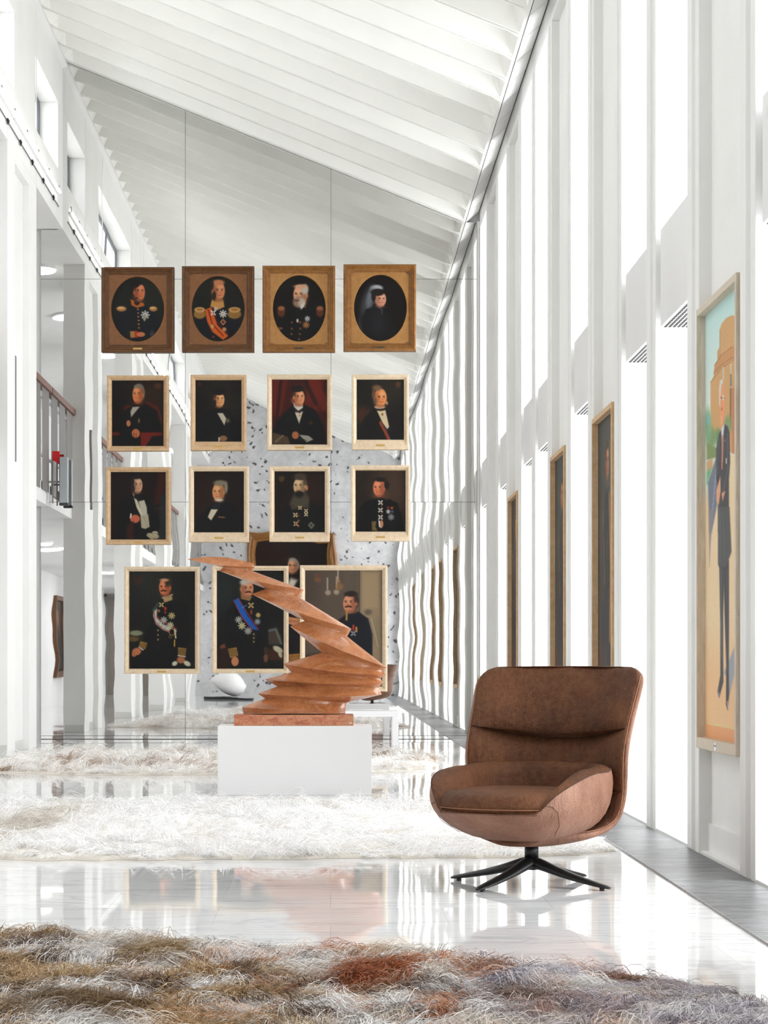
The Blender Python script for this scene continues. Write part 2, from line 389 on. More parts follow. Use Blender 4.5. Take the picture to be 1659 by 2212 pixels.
# ------------------------------------------------------------------ painter for canvases
def smooth(t): t = np.clip(t, 0, 1); return t*t*(3-2*t)
class Pic:
    def __init__(s, X, Y, bg): s.X = X; s.Y = Y; s.a = np.zeros(X.shape+(3,)); s.a[:] = bg
    def put(s, al, c):
        al = np.clip(al, 0, 1)[..., None]; s.a = s.a*(1-al)+np.array(c, float)*al
    def E(s, cx, cy, rx, ry, c, soft=.18, ang=0, a=1.):
        t = math.radians(ang); dx = s.X-cx; dy = s.Y-cy
        u = (dx*math.cos(t)+dy*math.sin(t))/rx; v = (-dx*math.sin(t)+dy*math.cos(t))/ry
        r = np.sqrt(u*u+v*v); s.put(a*smooth((1+soft-r)/(2*soft)), c)
    def sd(s, pts):
        p = np.array(pts, float); ins = np.zeros(s.X.shape, bool); d = np.full(s.X.shape, 1e9)
        for i in range(len(p)):
            x0, y0 = p[i-1]; x1, y1 = p[i]
            cond = ((y0 > s.Y) != (y1 > s.Y)); 
            with np.errstate(all='ignore'): xi = x0+(s.Y-y0)*(x1-x0)/(y1-y0 if y1 != y0 else 1e-9)
            ins ^= cond & (s.X < xi)
            vx, vy = x1-x0, y1-y0; L = vx*vx+vy*vy+1e-9
            t = np.clip(((s.X-x0)*vx+(s.Y-y0)*vy)/L, 0, 1)
            d = np.minimum(d, np.hypot(s.X-x0-t*vx, s.Y-y0-t*vy))
        return np.where(ins, d, -d)
    def P(s, pts, c, soft=8, a=1.): s.put(a*smooth(s.sd(pts)/soft*.5+.5), c)
    def L(s, pts, w, c, a=1.):
        d = np.full(s.X.shape, 1e9)
        for (x0, y0), (x1, y1) in zip(pts[:-1], pts[1:]):
            vx, vy = x1-x0, y1-y0; L = vx*vx+vy*vy+1e-9
            t = np.clip(((s.X-x0)*vx+(s.Y-y0)*vy)/L, 0, 1); d = np.minimum(d, np.hypot(s.X-x0-t*vx, s.Y-y0-t*vy))
        s.put(a*smooth((w*1.4-d)/(w*.9)), c)
    def star(s, x, y, r, c, pts=8):
        for i in range(pts//2):
            t = PI*i/(pts/2); s.L([(x-r*math.cos(t), y-r*math.sin(t)), (x+r*math.cos(t), y+r*math.sin(t))], r*.22, c, .9)
        s.E(x, y, r*.45, r*.45, c); s.E(x, y, r*.2, r*.2, (150, 110, 60))
    def cross(s, x, y, r, c):
        for t in (PI/4, 3*PI/4): s.L([(x-r*math.cos(t), y-r*math.sin(t)), (x+r*math.cos(t), y+r*math.sin(t))], r*.3, c, .95)
        s.E(x, y, r*.3, r*.3, (120, 70, 40))
    def head(s, cx, cy, w, h, skin, dark, hair=None, turn=1, moust=None, lip=(150, 70, 55)):
        """turn > 0: looks to picture right"""
        if hair:
            s.E(cx-turn*w*.16, cy-h*.16, w*1.10, h*1.0, hair, .10); s.E(cx-turn*w*.95, cy+h*.05, w*.22, h*.4, hair, .3)
            s.E(cx+turn*w*.06, cy+h*.08, w*.93, h*.92, skin, .10)
            s.E(cx-turn*w*.1, cy-h*.86, w*.8, h*.22, hair, .4); s.E(cx-turn*w*.8, cy-h*.35, w*.24, h*.3, hair, .5)
        else: s.E(cx, cy, w, h, skin, .12)
        s.E(cx-turn*w*.62, cy+h*.12, w*.5, h*.75, dark, .6, 0, .65)
        s.E(cx+turn*w*.25, cy-h*.35, w*.42, h*.3, tuple(min(255, v+22) for v in skin), .7, 0, .8)
        s.E(cx-turn*w*.92, cy+h*.08, w*.16, h*.2, tuple(int(v*.85) for v in skin), .3)
        ex = cx+turn*w*.22
        for q, ww in ((-.38, .17), (.34, .14)):
            s.E(ex+q*w, cy-h*.08, w*ww, h*.055, (35, 22, 16), .4)
            s.L([(ex+(q-.2)*w, cy-h*.19), (ex+(q+.16)*w, cy-h*.22)], h*.03, (60, 38, 26), .8)
        s.L([(ex+turn*w*.06, cy-h*.1), (ex+turn*w*.16, cy+h*.2), (ex-turn*w*.02, cy+h*.25)], h*.03, tuple(int(v*.72) for v in skin), .9)
        s.E(ex+turn*w*.0, cy+h*.02, w*.1, h*.2, tuple(min(255, v+15) for v in skin), .6, 0, .6)
        s.L([(ex-w*.25, cy+h*.47), (ex+w*.22, cy+h*.46)], h*.035, lip, .9)
        s.E(cx+turn*w*.4, cy+h*.3, w*.28, h*.16, tuple(min(255, int(v*k)) for v, k in zip(skin, (1.05, .85, .8))), .8, 0, .5)
        s.E(cx, cy+h*.92, w*.8, h*.2, dark, .6, 0, .6)
        if moust: s.L([(ex-w*.42, cy+h*.42), (ex, cy+h*.32), (ex+w*.4, cy+h*.42)], h*.075, moust)
def canvas_mesh(name, pts3, pic, nw, nh, parent, tone=.72):
    """pts3: (nh,nw,3) world points"""
    me = bpy.data.meshes.new(name); n = nw*nh
    idx = np.arange(n).reshape(nh, nw); q = np.stack([idx[:-1, :-1], idx[1:, :-1], idx[1:, 1:], idx[:-1, 1:]], -1).reshape(-1, 4)
    me.from_pydata(pts3.reshape(-1, 3).tolist(), [], q.tolist())
    at_ = me.color_attributes.new('paint', 'FLOAT_COLOR', 'POINT')
    a = pic.a+rng.normal(0, 2.2, pic.a.shape[:2])[..., None]
    c = np.concatenate([lin(np.clip(a, 0, 255))*tone, np.ones(a.shape[:2]+(1,))], -1)
    at_.data.foreach_set('color', c.reshape(-1).astype(np.float32))
    me.materials.append(M['oil'])
    o = bpy.data.objects.new(name, me); C.objects.link(o); o.parent = parent; return o
def ring(mb, prof, x0, x1, z0, z1, Y, mi=0, asym=0):
    """mitred moulding: prof = [(inset, out)], out towards the camera"""
    P = []
    for (i, o_) in prof:
        P.append([(x0+i, Y-o_, z0+i*(1+asym)), (x1-i, Y-o_, z0+i*(1+asym)), (x1-i, Y-o_, z1-i), (x0+i, Y-o_, z1-i)])
    mb.grid(P, True, mi)
FY = MY-.03     # plane of the picture backs
def portrait(outer, inner, org, s, bg, paint, label, frame='oak', oval=False, plate='brass'):
    Yf = FY-.04
    x0, _, z1 = at(outer[0], outer[1], Yf); x1, _, z0 = at(outer[2], outer[3], Yf)
    a0, _, c1 = at(inner[0], inner[1], Yf); a1, _, c0 = at(inner[2], inner[3], Yf)
    root = empty('framed_portrait', ((x0+x1)/2, FY, z0), label, 'portrait painting', 'framed portraits hanging before the mirror')
    off = Matrix.Translation((-(x0+x1)/2, -FY, -z0))
    def own(o): o.matrix_parent_inverse = off; return o
    # canvas
    nw = int((inner[2]-inner[0])*1.05)+2; nh = int((inner[3]-inner[1])*1.05)+2
    U, V = np.meshgrid(np.linspace(inner[0], inner[2], nw), np.linspace(inner[1], inner[3], nh))
    pic = Pic((U-org[0])/s, (V-org[1])/s, bg); paint(pic)
    wx = a0+(U-inner[0])/(inner[2]-inner[0])*(a1-a0); wz = c1-(V-inner[1])/(inner[3]-inner[1])*(c1-c0)
    own(canvas_mesh('canvas', np.stack([wx, np.full_like(wx, FY-.012), wz], -1), pic, nw, nh, root))
    w = min(a0-x0, x1-a1); b = MB()
    if oval:
        pr = [(0, 0), (0, .045), (.010, .062), (.030, .066), (.038, .052), (.055, .056), (.066, .040), (.080, .038), (.088, .026), (.098, .024), (.100, .018)]
        ring(b, pr, x0, x1, z0, z1, FY)
        own(b.build('frame', M['gilt_brown' if frame == 'dark' else 'gilt'], root))
        # spandrel with oval opening
        m_ = .099; n = 72; cx, cz = (a0+a1)/2, (c0+c1)/2; rx, rz = (a1-a0)/2, (c1-c0)/2
        X0, X1, Zb, Zt = x0+m_, x1-m_, z0+m_, z1-m_; outr = []; inr = []; inr2 = []
        for i in range(n):
            t = 2*PI*i/n+1e-4; u, v_ = math.cos(t), math.sin(t)
            kx = ((X1-cx) if u > 0 else (cx-X0))/abs(u); kz = ((Zt-cz) if v_ > 0 else (cz-Zb))/abs(v_); k_ = min(kx, kz)
            outr.append((cx+u*k_, FY-.024, cz+v_*k_)); inr.append((cx+u*rx, FY-.026, cz+v_*rz)); inr2.append((cx+u*(rx-.006), FY-.013, cz+v_*(rz-.006)))
        b = MB(); b.grid([outr, inr, inr2], True); own(b.build('oval_mount', M['gilt_mat' if frame == 'dark' else 'gilt_mat2'], root))
    else:
        wb = c0-z0; asym = wb/w-1
        pr = [(0, 0), (0, .040), (w*.10, .046), (w*.45, .046), (w*.8, .026), (w*.86, .026), (w, .013)]
        ring(b, pr, x0, x1, z0, z1, FY, 0, asym)
        o = own(b.build('frame', M[frame], root))
    b = MB(); b.box(x0+.004, x1-.004, FY-.002, MY-.014, z0+.004, z1-.004); own(b.build('backboard', M['oak_tan'], root))
    pw = .058; pc = (x0+x1)/2; pz = z0+(c0-z0)*(.42 if not oval else .32); pd = .0475 if not oval else .068
    b = MB(); b.box(pc-pw, pc+pw, FY-pd-.003, FY-pd+.01, pz-.011, pz+.011); own(b.build('nameplate', M[plate], root))
    return root

K1 = ((200, 560), .217); K2 = ((550, 560), .217); K3 = ((210, 790), .211); K4 = ((560, 790), .205)
K5 = ((210, 990), .211); K6 = ((560, 990), .205); K7 = ((250, 1190), .2351); K8 = ((500, 1130), .229)
def inpx(k, r): return (k[0][0]+r[0]*k[1], k[0][1]+r[1]*k[1], k[0][0]+r[2]*k[1], k[0][1]+r[3]*k[1])
NV = (17, 20, 26); BK = (13, 12, 13); GO = (176, 122, 58)
def p1(p):
    p.E(600, 350, 200, 260, (36, 38, 30), .6, 0, .6)
    p.P([(215, 660), (240, 540), (330, 470), (400, 450), (520, 455), (610, 480), (660, 600), (690, 850), (200, 850)], NV, 10)
    p.P([(375, 395), (385, 455), (440, 480), (515, 460), (505, 430), (440, 420)], (186, 96, 34), 8); p.E(440, 425, 28, 30, (12, 12, 12))
    p.head(462, 318, 58, 98, (208, 120, 76), (120, 58, 34), (24, 18, 16), 1); p.E(420, 240, 50, 40, (22, 18, 16)); p.E(388, 290, 18, 60, (22, 18, 16), .3); p.E(430, 385, 22, 12, (70, 40, 26), .5)
    for x, w in ((285, 50), (603, 40)): p.E(x, 490, w, 26, (172, 118, 66)); p.E(x-6, 482, w*.7, 12, (226, 176, 116), .4)
    for i in range(6): p.E(450+i*2, 495+i*37, 9, 8, (168, 118, 70))
    p.star(522, 552, 38, (205, 205, 200)); p.E(515, 580, 14, 34, (160, 150, 120), .4)
    p.P([(370, 715), (430, 710), (432, 775), (375, 780)], (170, 125, 62), 6); p.P([(415, 712), (450, 710), (452, 778), (420, 776)], (176, 42, 28), 5)
    p.E(478, 745, 42, 24, (196, 116, 76)); p.E(590, 740, 20, 30, (60, 60, 70), .4)
def p2(p):
    p.P([(1020, 700), (1010, 580), (1110, 500), (1190, 470), (1310, 480), (1440, 540), (1480, 660), (1480, 850), (1020, 850)], (14, 16, 24), 10)
    p.P([(1185, 400), (1300, 400), (1312, 470), (1250, 500), (1170, 465)], (196, 142, 76), 8)
    p.P([(1115, 500), (1185, 470), (1240, 650), (1350, 760), (1300, 800), (1190, 720), (1140, 620)], (206, 92, 26), 8)
    p.L([(1150, 500), (1190, 640), (1300, 760)], 6, (120, 30, 20)); p.L([(1185, 480), (1235, 620), (1350, 740)], 5, (90, 26, 20))
    p.head(1252, 310, 64, 100, (212, 138, 92), (140, 76, 44), None, 1); p.E(1250, 228, 60, 28, (196, 124, 84), .4); p.E(1190, 250, 16, 50, (46, 32, 22), .5); p.E(1210, 360, 18, 44, (34, 26, 20), .5)
    for x, w in ((1065, 60), (1412, 68)): p.E(x, 545, w, 45, (150, 108, 52)); p.E(x, 500, w*.9, 28, (196, 148, 84)); p.E(x, 498, w*.5, 13, (160, 110, 58))
    p.star(1298, 540, 34, (215, 210, 200)); p.cross(1200, 530, 26, (225, 215, 205)); p.star(1225, 490, 18, (210, 200, 190))
    p.P([(1298, 590), (1330, 620), (1298, 658), (1266, 620)], (190, 120, 80), 5); p.P([(1298, 604), (1316, 620), (1298, 640), (1280, 620)], (60, 40, 40), 4)
    p.star(1310, 695, 20, (214, 150, 100)); p.E(1190, 665, 16, 20, (200, 150, 90)); p.E(1200, 768, 9, 9, (160, 60, 50))
def p3(p):
    p.P([(200, 660), (240, 540), (330, 470), (400, 455), (530, 460), (610, 490), (690, 580), (700, 850), (190, 850)], BK, 12)
    for x in (265, 650): p.E(x, 520, 38, 52, (96, 50, 28), .3); p.E(x, 485, 34, 22, (150, 92, 58), .4)
    p.head(455, 350, 70, 98, (214, 156, 118), (150, 90, 62), None, -1); p.E(500, 295, 36, 50, (196, 186, 170), .4); p.E(455, 268, 62, 22, (214, 160, 128), .5)
    p.E(440, 425, 58, 55, (150, 122, 100), .3); p.E(470, 430, 36, 44, (196, 176, 156), .5); p.E(412, 408, 34, 12, (110, 78, 62), .4); p.P([(455, 460), (500, 420), (490, 470), (460, 500)], (214, 206, 196), 8)
    p.star(525, 588, 24, (190, 196, 196)); p.star(512, 650, 30, (170, 110, 66)); p.E(427, 608, 11, 20, (196, 180, 170))
    for x, y in ((370, 625), (370, 688), (368, 742), (455, 625), (455, 688), (450, 742), (442, 792), (500, 470)): p.E(x, y, 10, 11, (122, 76, 50))
    p.E(255, 685, 24, 12, (120, 80, 50), .4)
def p4(p):
    p.E(1130, 450, 70, 170, (70, 74, 80), .5, 10, .8); p.E(1215, 285, 62, 34, (176, 178, 184), .35); p.E(1150, 380, 34, 110, (110, 114, 122), .5, 12, .9)
    p.P([(1050, 700), (1075, 560), (1110, 495), (1190, 465), (1300, 480), (1350, 560), (1390, 680), (1400, 850), (1060, 850)], (18, 17, 19), 12)
    p.E(1230, 640, 70, 120, (34, 34, 38), .7, 0, .7); p.E(1225, 470, 48, 36, (14, 13, 15))
    p.head(1255, 395, 55, 76, (222, 160, 130), (160, 100, 80), None, 1); p.E(1225, 325, 68, 36, (30, 22, 20), .25); p.E(1185, 370, 22, 48, (32, 23, 20), .3)
    p.L([(1235, 478), (1270, 500), (1268, 540)], 4, (90, 88, 90)); p.E(1050, 650, 14, 70, (60, 62, 72), .6, -10, .6)
def suit(p, pts, c=(13, 12, 13)): p.P(pts, c, 10)
def p5(p):
    p.E(560, 300, 180, 180, (52, 30, 16), .8, 0, .8); p.P([(255, 480), (280, 410), (520, 370), (620, 410), (660, 520), (650, 700), (260, 700)], (82, 24, 14), 12)
    suit(p, [(150, 700), (265, 460), (360, 400), (430, 360), (520, 400), (610, 460), (655, 620), (630, 820), (150, 820)]); p.E(620, 205, 34, 30, (86, 52, 28), .5)
    p.P([(360, 420), (435, 415), (345, 525), (338, 470)], (176, 168, 152), 8); p.E(425, 392, 46, 24, (36, 14, 12))
    p.head(415, 290, 56, 94, (216, 130, 76), (140, 68, 36), (122, 112, 98), -1)
    p.E(318, 588, 22, 32, (186, 118, 76)); p.E(393, 690, 42, 46, (192, 108, 66)); p.L([(370, 690), (376, 735)], 4, (110, 56, 34)); p.L([(395, 690), (398, 735)], 4, (110, 56, 34)); p.P([(440, 680), (660, 680), (660, 712), (560, 720), (490, 830), (445, 830)], (112, 26, 16), 8)
    p.E(185, 695, 46, 20, (90, 26, 14), .4); p.E(425, 560, 10, 26, (110, 90, 60), .4)
def p6(p):
    p.E(1300, 350, 200, 260, (34, 28, 20), .8, 0, .8)
    suit(p, [(1005, 760), (1060, 520), (1170, 440), (1330, 450), (1440, 560), (1475, 800), (1005, 800)], (12, 11, 13)); p.E(1045, 185, 18, 22, (70, 26, 16), .5)
    p.P([(1228, 482), (1285, 482), (1322, 540), (1300, 608)], (196, 186, 164), 7); p.E(1245, 430, 60, 36, (10, 10, 12))
    p.head(1248, 340, 54, 84, (226, 164, 106), (150, 92, 54), (16, 14, 14), 1); p.E(1245, 260, 66, 40, (16, 14, 14)); p.E(1200, 380, 16, 40, (26, 20, 18), .5)
    p.E(1288, 742, 42, 30, (140, 100, 68)); p.P([(1238, 730), (1258, 735), (1252, 775), (1238, 775)], (190, 184, 170), 4); p.star(1335, 560, 22, (90, 84, 60))
def p7(p):
    for a in ((180, 420), (260, 300), (560, 350), (640, 260)): p.L([(a[0], 150), (a[0]-60, 500)], 40, (104, 28, 16), .8)
    p.L([(560, 150), (660, 330), (690, 430)], 50, (110, 30, 17), .8); p.L([(480, 150), (600, 400)], 22, (36, 12, 9), .8); p.L([(230, 150), (180, 600)], 18, (36, 12, 9), .8)
    suit(p, [(140, 680), (200, 560), (260, 490), (360, 410), (480, 405), (600, 470), (680, 640), (710, 830), (140, 830)])
    p.P([(358, 380), (455, 385), (460, 440), (410, 475), (365, 430)], (216, 208, 196), 8); p.P([(375, 490), (460, 480), (420, 608)], (206, 196, 180), 8); p.P([(365, 440), (420, 480), (465, 450), (430, 500), (380, 480)], (60, 40, 34), 6)
    p.E(425, 522, 13, 11, (200, 150, 60)); p.head(418, 328, 60, 92, (224, 152, 108), (150, 82, 52), (30, 22, 19), 1); p.E(400, 240, 66, 36, (30, 22, 18)); p.L([(345, 350), (350, 380)], 12, (170, 80, 60), .6)
    p.E(380, 730, 36, 40, (168, 98, 64)); p.P([(420, 725), (520, 735), (570, 775), (500, 805)], (150, 148, 134), 6); p.P([(140, 700), (300, 745), (330, 830), (140, 830)], (76, 58, 42), 8); p.L([(170, 800), (250, 735)], 10, (130, 112, 90), .7); p.L([(450, 760), (500, 790)], 4, (90, 84, 74))
    p.E(540, 600, 22, 20, (60, 44, 12), .5)
def p8(p):
    p.E(1100, 520, 80, 90, (74, 42, 22), .6, 0, .8); p.E(1400, 250, 180, 160, (46, 40, 32), .8, 0, .7); p.P([(1440, 170), (1492, 170), (1490, 210), (1465, 232), (1440, 210)], (104, 66, 40), 6, .7)
    suit(p, [(1030, 700), (1110, 540), (1200, 450), (1340, 450), (1460, 520), (1530, 640), (1530, 790), (1030, 790)], (22, 20, 19))
    p.P([(1240, 470), (1330, 465), (1370, 640), (1350, 668), (1300, 600)], (216, 196, 158), 8); p.L([(1280, 600), (1330, 690), (1370, 780)], 18, (150, 66, 26)); p.L([(1292, 600), (1345, 690), (1385, 770)], 5, (50, 50, 90))
    p.E(1275, 455, 54, 20, (50, 32, 26)); p.E(1270, 432, 56, 18, (206, 198, 186)); p.E(1298, 510, 11, 16, (150, 104, 60))
    p.head(1278, 335, 66, 98, (232, 150, 92), (160, 86, 46), None, 1); p.E(1240, 232, 48, 30, (120, 90, 64), .5); p.E(1205, 300, 18, 50, (104, 76, 54), .5); p.E(1222, 370, 16, 34, (104, 80, 66), .5); p.E(1345, 390, 12, 20, (190, 150, 120), .5)
def p9(p):
    p.P([(620, 140), (700, 140), (700, 420), (580, 480)], (52, 18, 12), 20); p.P([(640, 400), (700, 330), (700, 830), (620, 830)], (34, 36, 38), 20); p.L([(560, 520), (690, 500)], 10, (50, 50, 44), .6)
    suit(p, [(200, 700), (215, 480), (330, 380), (470, 370), (560, 460), (640, 640), (620, 830), (200, 830)])
    p.P([(360, 350), (385, 380), (480, 590), (450, 600), (400, 500)], (206, 196, 170), 6); p.P([(420, 440), (480, 425), (505, 500), (510, 580), (470, 600)], (190, 182, 162), 6)
    p.P([(440, 590), (520, 570), (535, 700), (490, 722), (450, 710)], (178, 168, 142), 7); p.L([(470, 590), (515, 700)], 3, (120, 108, 86), .6); p.E(425, 390, 52, 32, (12, 12, 13))
    p.head(408, 270, 54, 88, (206, 158, 126), (120, 80, 60), (28, 24, 24), 1); p.E(355, 250, 18, 60, (30, 30, 32), .4); p.E(368, 310, 14, 34, (40, 30, 26), .5)
    p.E(385, 618, 50, 42, (196, 100, 70)); p.P([(338, 562), (352, 565), (345, 612), (330, 610)], (220, 214, 204), 4); p.P([(300, 680), (370, 640), (370, 830), (300, 830)], (50, 20, 16), 8)
    for x, y in ((535, 785), (590, 765), (600, 800), (560, 805)): p.E(x, y, 32, 22, (176, 166, 134), .3); p.L([(x-20, y), (x+24, y+6)], 3, (96, 86, 66), .7)
def p10(p):
    p.E(1100, 400, 160, 200, (40, 20, 10), .8, 0, .8)
    suit(p, [(1000, 640), (1080, 560), (1190, 450), (1320, 440), (1440, 520), (1490, 620), (1500, 760), (1000, 760)], (12, 12, 15))
    p.P([(1165, 520), (1235, 522), (1165, 635), (1130, 600)], (208, 198, 170), 7); p.E(1215, 490, 46, 26, (26, 30, 38)); p.P([(1240, 430), (1290, 410), (1300, 450), (1220, 500)], (24, 28, 38), 6)
    p.head(1240, 345, 62, 96, (216, 150, 98), (140, 86, 50), None, -1); p.E(1260, 252, 68, 30, (130, 120, 100), .4); p.E(1318, 300, 18, 56, (140, 130, 108), .5); p.E(1245, 425, 40, 14, (206, 200, 184), .5)
    p.L([(1245, 600), (1300, 604)], 8, (120, 84, 56)); p.L([(1005, 690), (1130, 720)], 4, (24, 22, 22))
def p11(p):
    p.E(600, 300, 150, 160, (44, 24, 14), .8, 0, .8); p.P([(205, 190), (265, 190), (262, 230), (235, 252), (207, 230)], (104, 76, 40), 6, .7)
    suit(p, [(200, 720), (250, 540), (350, 470), (500, 440), (620, 490), (690, 600), (690, 780), (170, 780)])
    p.head(425, 290, 66, 96, (206, 172, 128), (110, 82, 58), (76, 60, 44), -1); p.E(430, 190, 66, 36, (70, 56, 42), .35); p.E(500, 310, 14, 26, (190, 120, 84), .4)
    p.P([(375, 350), (500, 360), (530, 460), (520, 530), (440, 520), (345, 545), (315, 480), (350, 420)], (66, 58, 46), 16)
    p.E(420, 380, 44, 40, (22, 18, 16), .4)
    for i in range(14): x = 330+i*14; p.L([(x+20, 400), (x, 520-8*abs(i-7))], 3, (100, 90, 72), .5)
    for x, y, r in ((430, 520, 20), (380, 596, 24), (385, 688, 24)): p.cross(x, y, r, (214, 196, 146))
    p.cross(493, 552, 20, (220, 204, 160)); p.cross(493, 590, 20, (220, 204, 160)); p.E(385, 688, 10, 10, (170, 40, 20)); p.E(412, 600, 9, 12, (130, 70, 40)); p.E(415, 655, 10, 12, (140, 90, 50)); p.E(412, 710, 10, 14, (140, 90, 50))
    p.P([(546, 666), (584, 705), (548, 744), (512, 705)], (120, 122, 108), 5); p.P([(546, 682), (568, 705), (548, 728), (526, 705)], (70, 64, 56), 4)
def p12(p):
    p.E(1400, 300, 180, 240, (70, 50, 38), .8, 0, .9)
    suit(p, [(1020, 740), (1060, 520), (1120, 450), (1220, 420), (1360, 420), (1460, 470), (1500, 600), (1530, 770), (1020, 770)])
    p.E(1210, 380, 34, 40, (60, 46, 36), .5); p.E(1340, 390, 34, 44, (74, 52, 40), .5)
    p.head(1262, 310, 62, 94, (216, 128, 88), (140, 70, 46), None, -1); p.E(1280, 222, 62, 24, (26, 20, 18), .35); p.E(1345, 280, 26, 44, (30, 23, 20), .35)
    for y in (465, 545, 620): p.cross(1278, y, 25, (206, 204, 190)); p.E(1290, y+38, 8, 8, (120, 50, 40))
    p.P([(1340, 505), (1375, 505), (1368, 535), (1347, 535)], (90, 30, 34), 4); p.P([(1380, 512), (1418, 512), (1398, 540)], (190, 80, 30), 4); p.star(1360, 560, 20, (190, 186, 180)); p.star(1402, 560, 16, (60, 76, 110)); p.star(1390, 618, 30, (130, 132, 136))
    p.P([(1185, 665), (1235, 660), (1225, 720), (1250, 765), (1190, 760)], (110, 90, 48), 6); p.P([(1256, 650), (1270, 655), (1290, 735), (1262, 720)], (220, 214, 204), 4); p.E(1290, 690, 18, 40, (190, 130, 92), .3)
def p13(p):
    p.E(300, 300, 170, 200, (38, 40, 34), .9, 0, .9); p.P([(165, 235), (250, 235), (250, 305), (165, 305)], (66, 34, 22), 14, .6)
    p.P([(125, 830), (130, 730), (240, 740), (250, 830)], (40, 34, 20), 8); p.E(185, 755, 62, 24, (130, 134, 108), .3); p.E(160, 810, 50, 24, (92, 74, 36), .4)
    suit(p, [(130, 1083), (250, 830), (300, 700), (350, 500), (430, 450), (520, 440), (640, 490), (690, 640), (680, 900), (700, 1083)], (13, 13, 14))
    p.P([(430, 430), (515, 405), (520, 450), (445, 475)], (170, 140, 92), 7); p.L([(425, 430), (520, 400)], 5, (216, 210, 200), .8)
    p.P([(345, 540), (380, 530), (375, 610), (430, 670), (560, 730), (545, 770), (430, 725), (365, 670), (342, 600)], (186, 186, 174), 7)
    p.L([(350, 560), (360, 650), (430, 715), (545, 765)], 4, (176, 44, 32), .9); p.L([(380, 600), (430, 655), (560, 715)], 4, (176, 44, 32), .9); p.L([(350, 540), (385, 490)], 16, (60, 76, 70), .8)
    for x, y in ((395, 668), (425, 690), (455, 704)): p.L([(x-8, y+10), (x+8, y-10)], 3, (120, 120, 112), .8)
    p.cross(418, 495, 22, (196, 180, 120)); p.E(395, 550, 12, 14, (150, 90, 60)); p.E(455, 530, 13, 18, (160, 40, 28)); p.E(453, 565, 9, 11, (150, 60, 40)); p.star(512, 595, 28, (186, 166, 110)); p.star(440, 635, 28, (176, 176, 166)); p.star(500, 683, 28, (200, 190, 160))
    p.head(450, 335, 54, 80, (206, 116, 72), (130, 62, 38), None, -1, (40, 26, 20)); p.E(480, 285, 30, 40, (50, 38, 30), .5); p.E(445, 268, 40, 14, (196, 140, 100), .5)
    for y in (730, 772, 815): p.E(387, y, 8, 8, (150, 130, 90))
    p.P([(225, 830), (290, 845), (270, 905), (205, 880)], (150, 112, 52), 6); p.L([(215, 885), (250, 910)], 5, (220, 214, 200)); p.E(190, 925, 44, 34, (186, 112, 74), .25, -20); p.E(165, 955, 20, 18, (176, 104, 68), .3)
    p.P([(570, 885), (650, 895), (640, 965), (572, 955)], (140, 104, 50), 6); p.L([(572, 962), (636, 972)], 5, (216, 210, 196)); p.E(598, 1002, 38, 32, (170, 104, 66), .3); p.E(540, 1035, 26, 20, (206, 200, 176), .3, -30); p.E(655, 1035, 34, 22, (206, 200, 176), .3, 30)
    for r in ((515, 745, 30), (500, 790, 14)): p.E(r[0], r[1], r[2], r[2]*1.1, (150, 110, 50), .2); p.E(r[0], r[1], r[2]*.7, r[2]*.85, (16, 16, 16), .2)
    p.L([(540, 720), (550, 800)], 7, (196, 186, 150)); p.L([(540, 820), (538, 875)], 6, (190, 150, 70))
    for i in range(16): p.L([(212+i*5, 850+(i % 3)*14), (216+i*5, 860+(i % 3)*14)], 3, (60, 42, 20), .8); p.L([(575+i*4.5, 905+(i % 3)*16), (580+i*4.5, 915+(i % 3)*16)], 3, (60, 42, 20), .8)
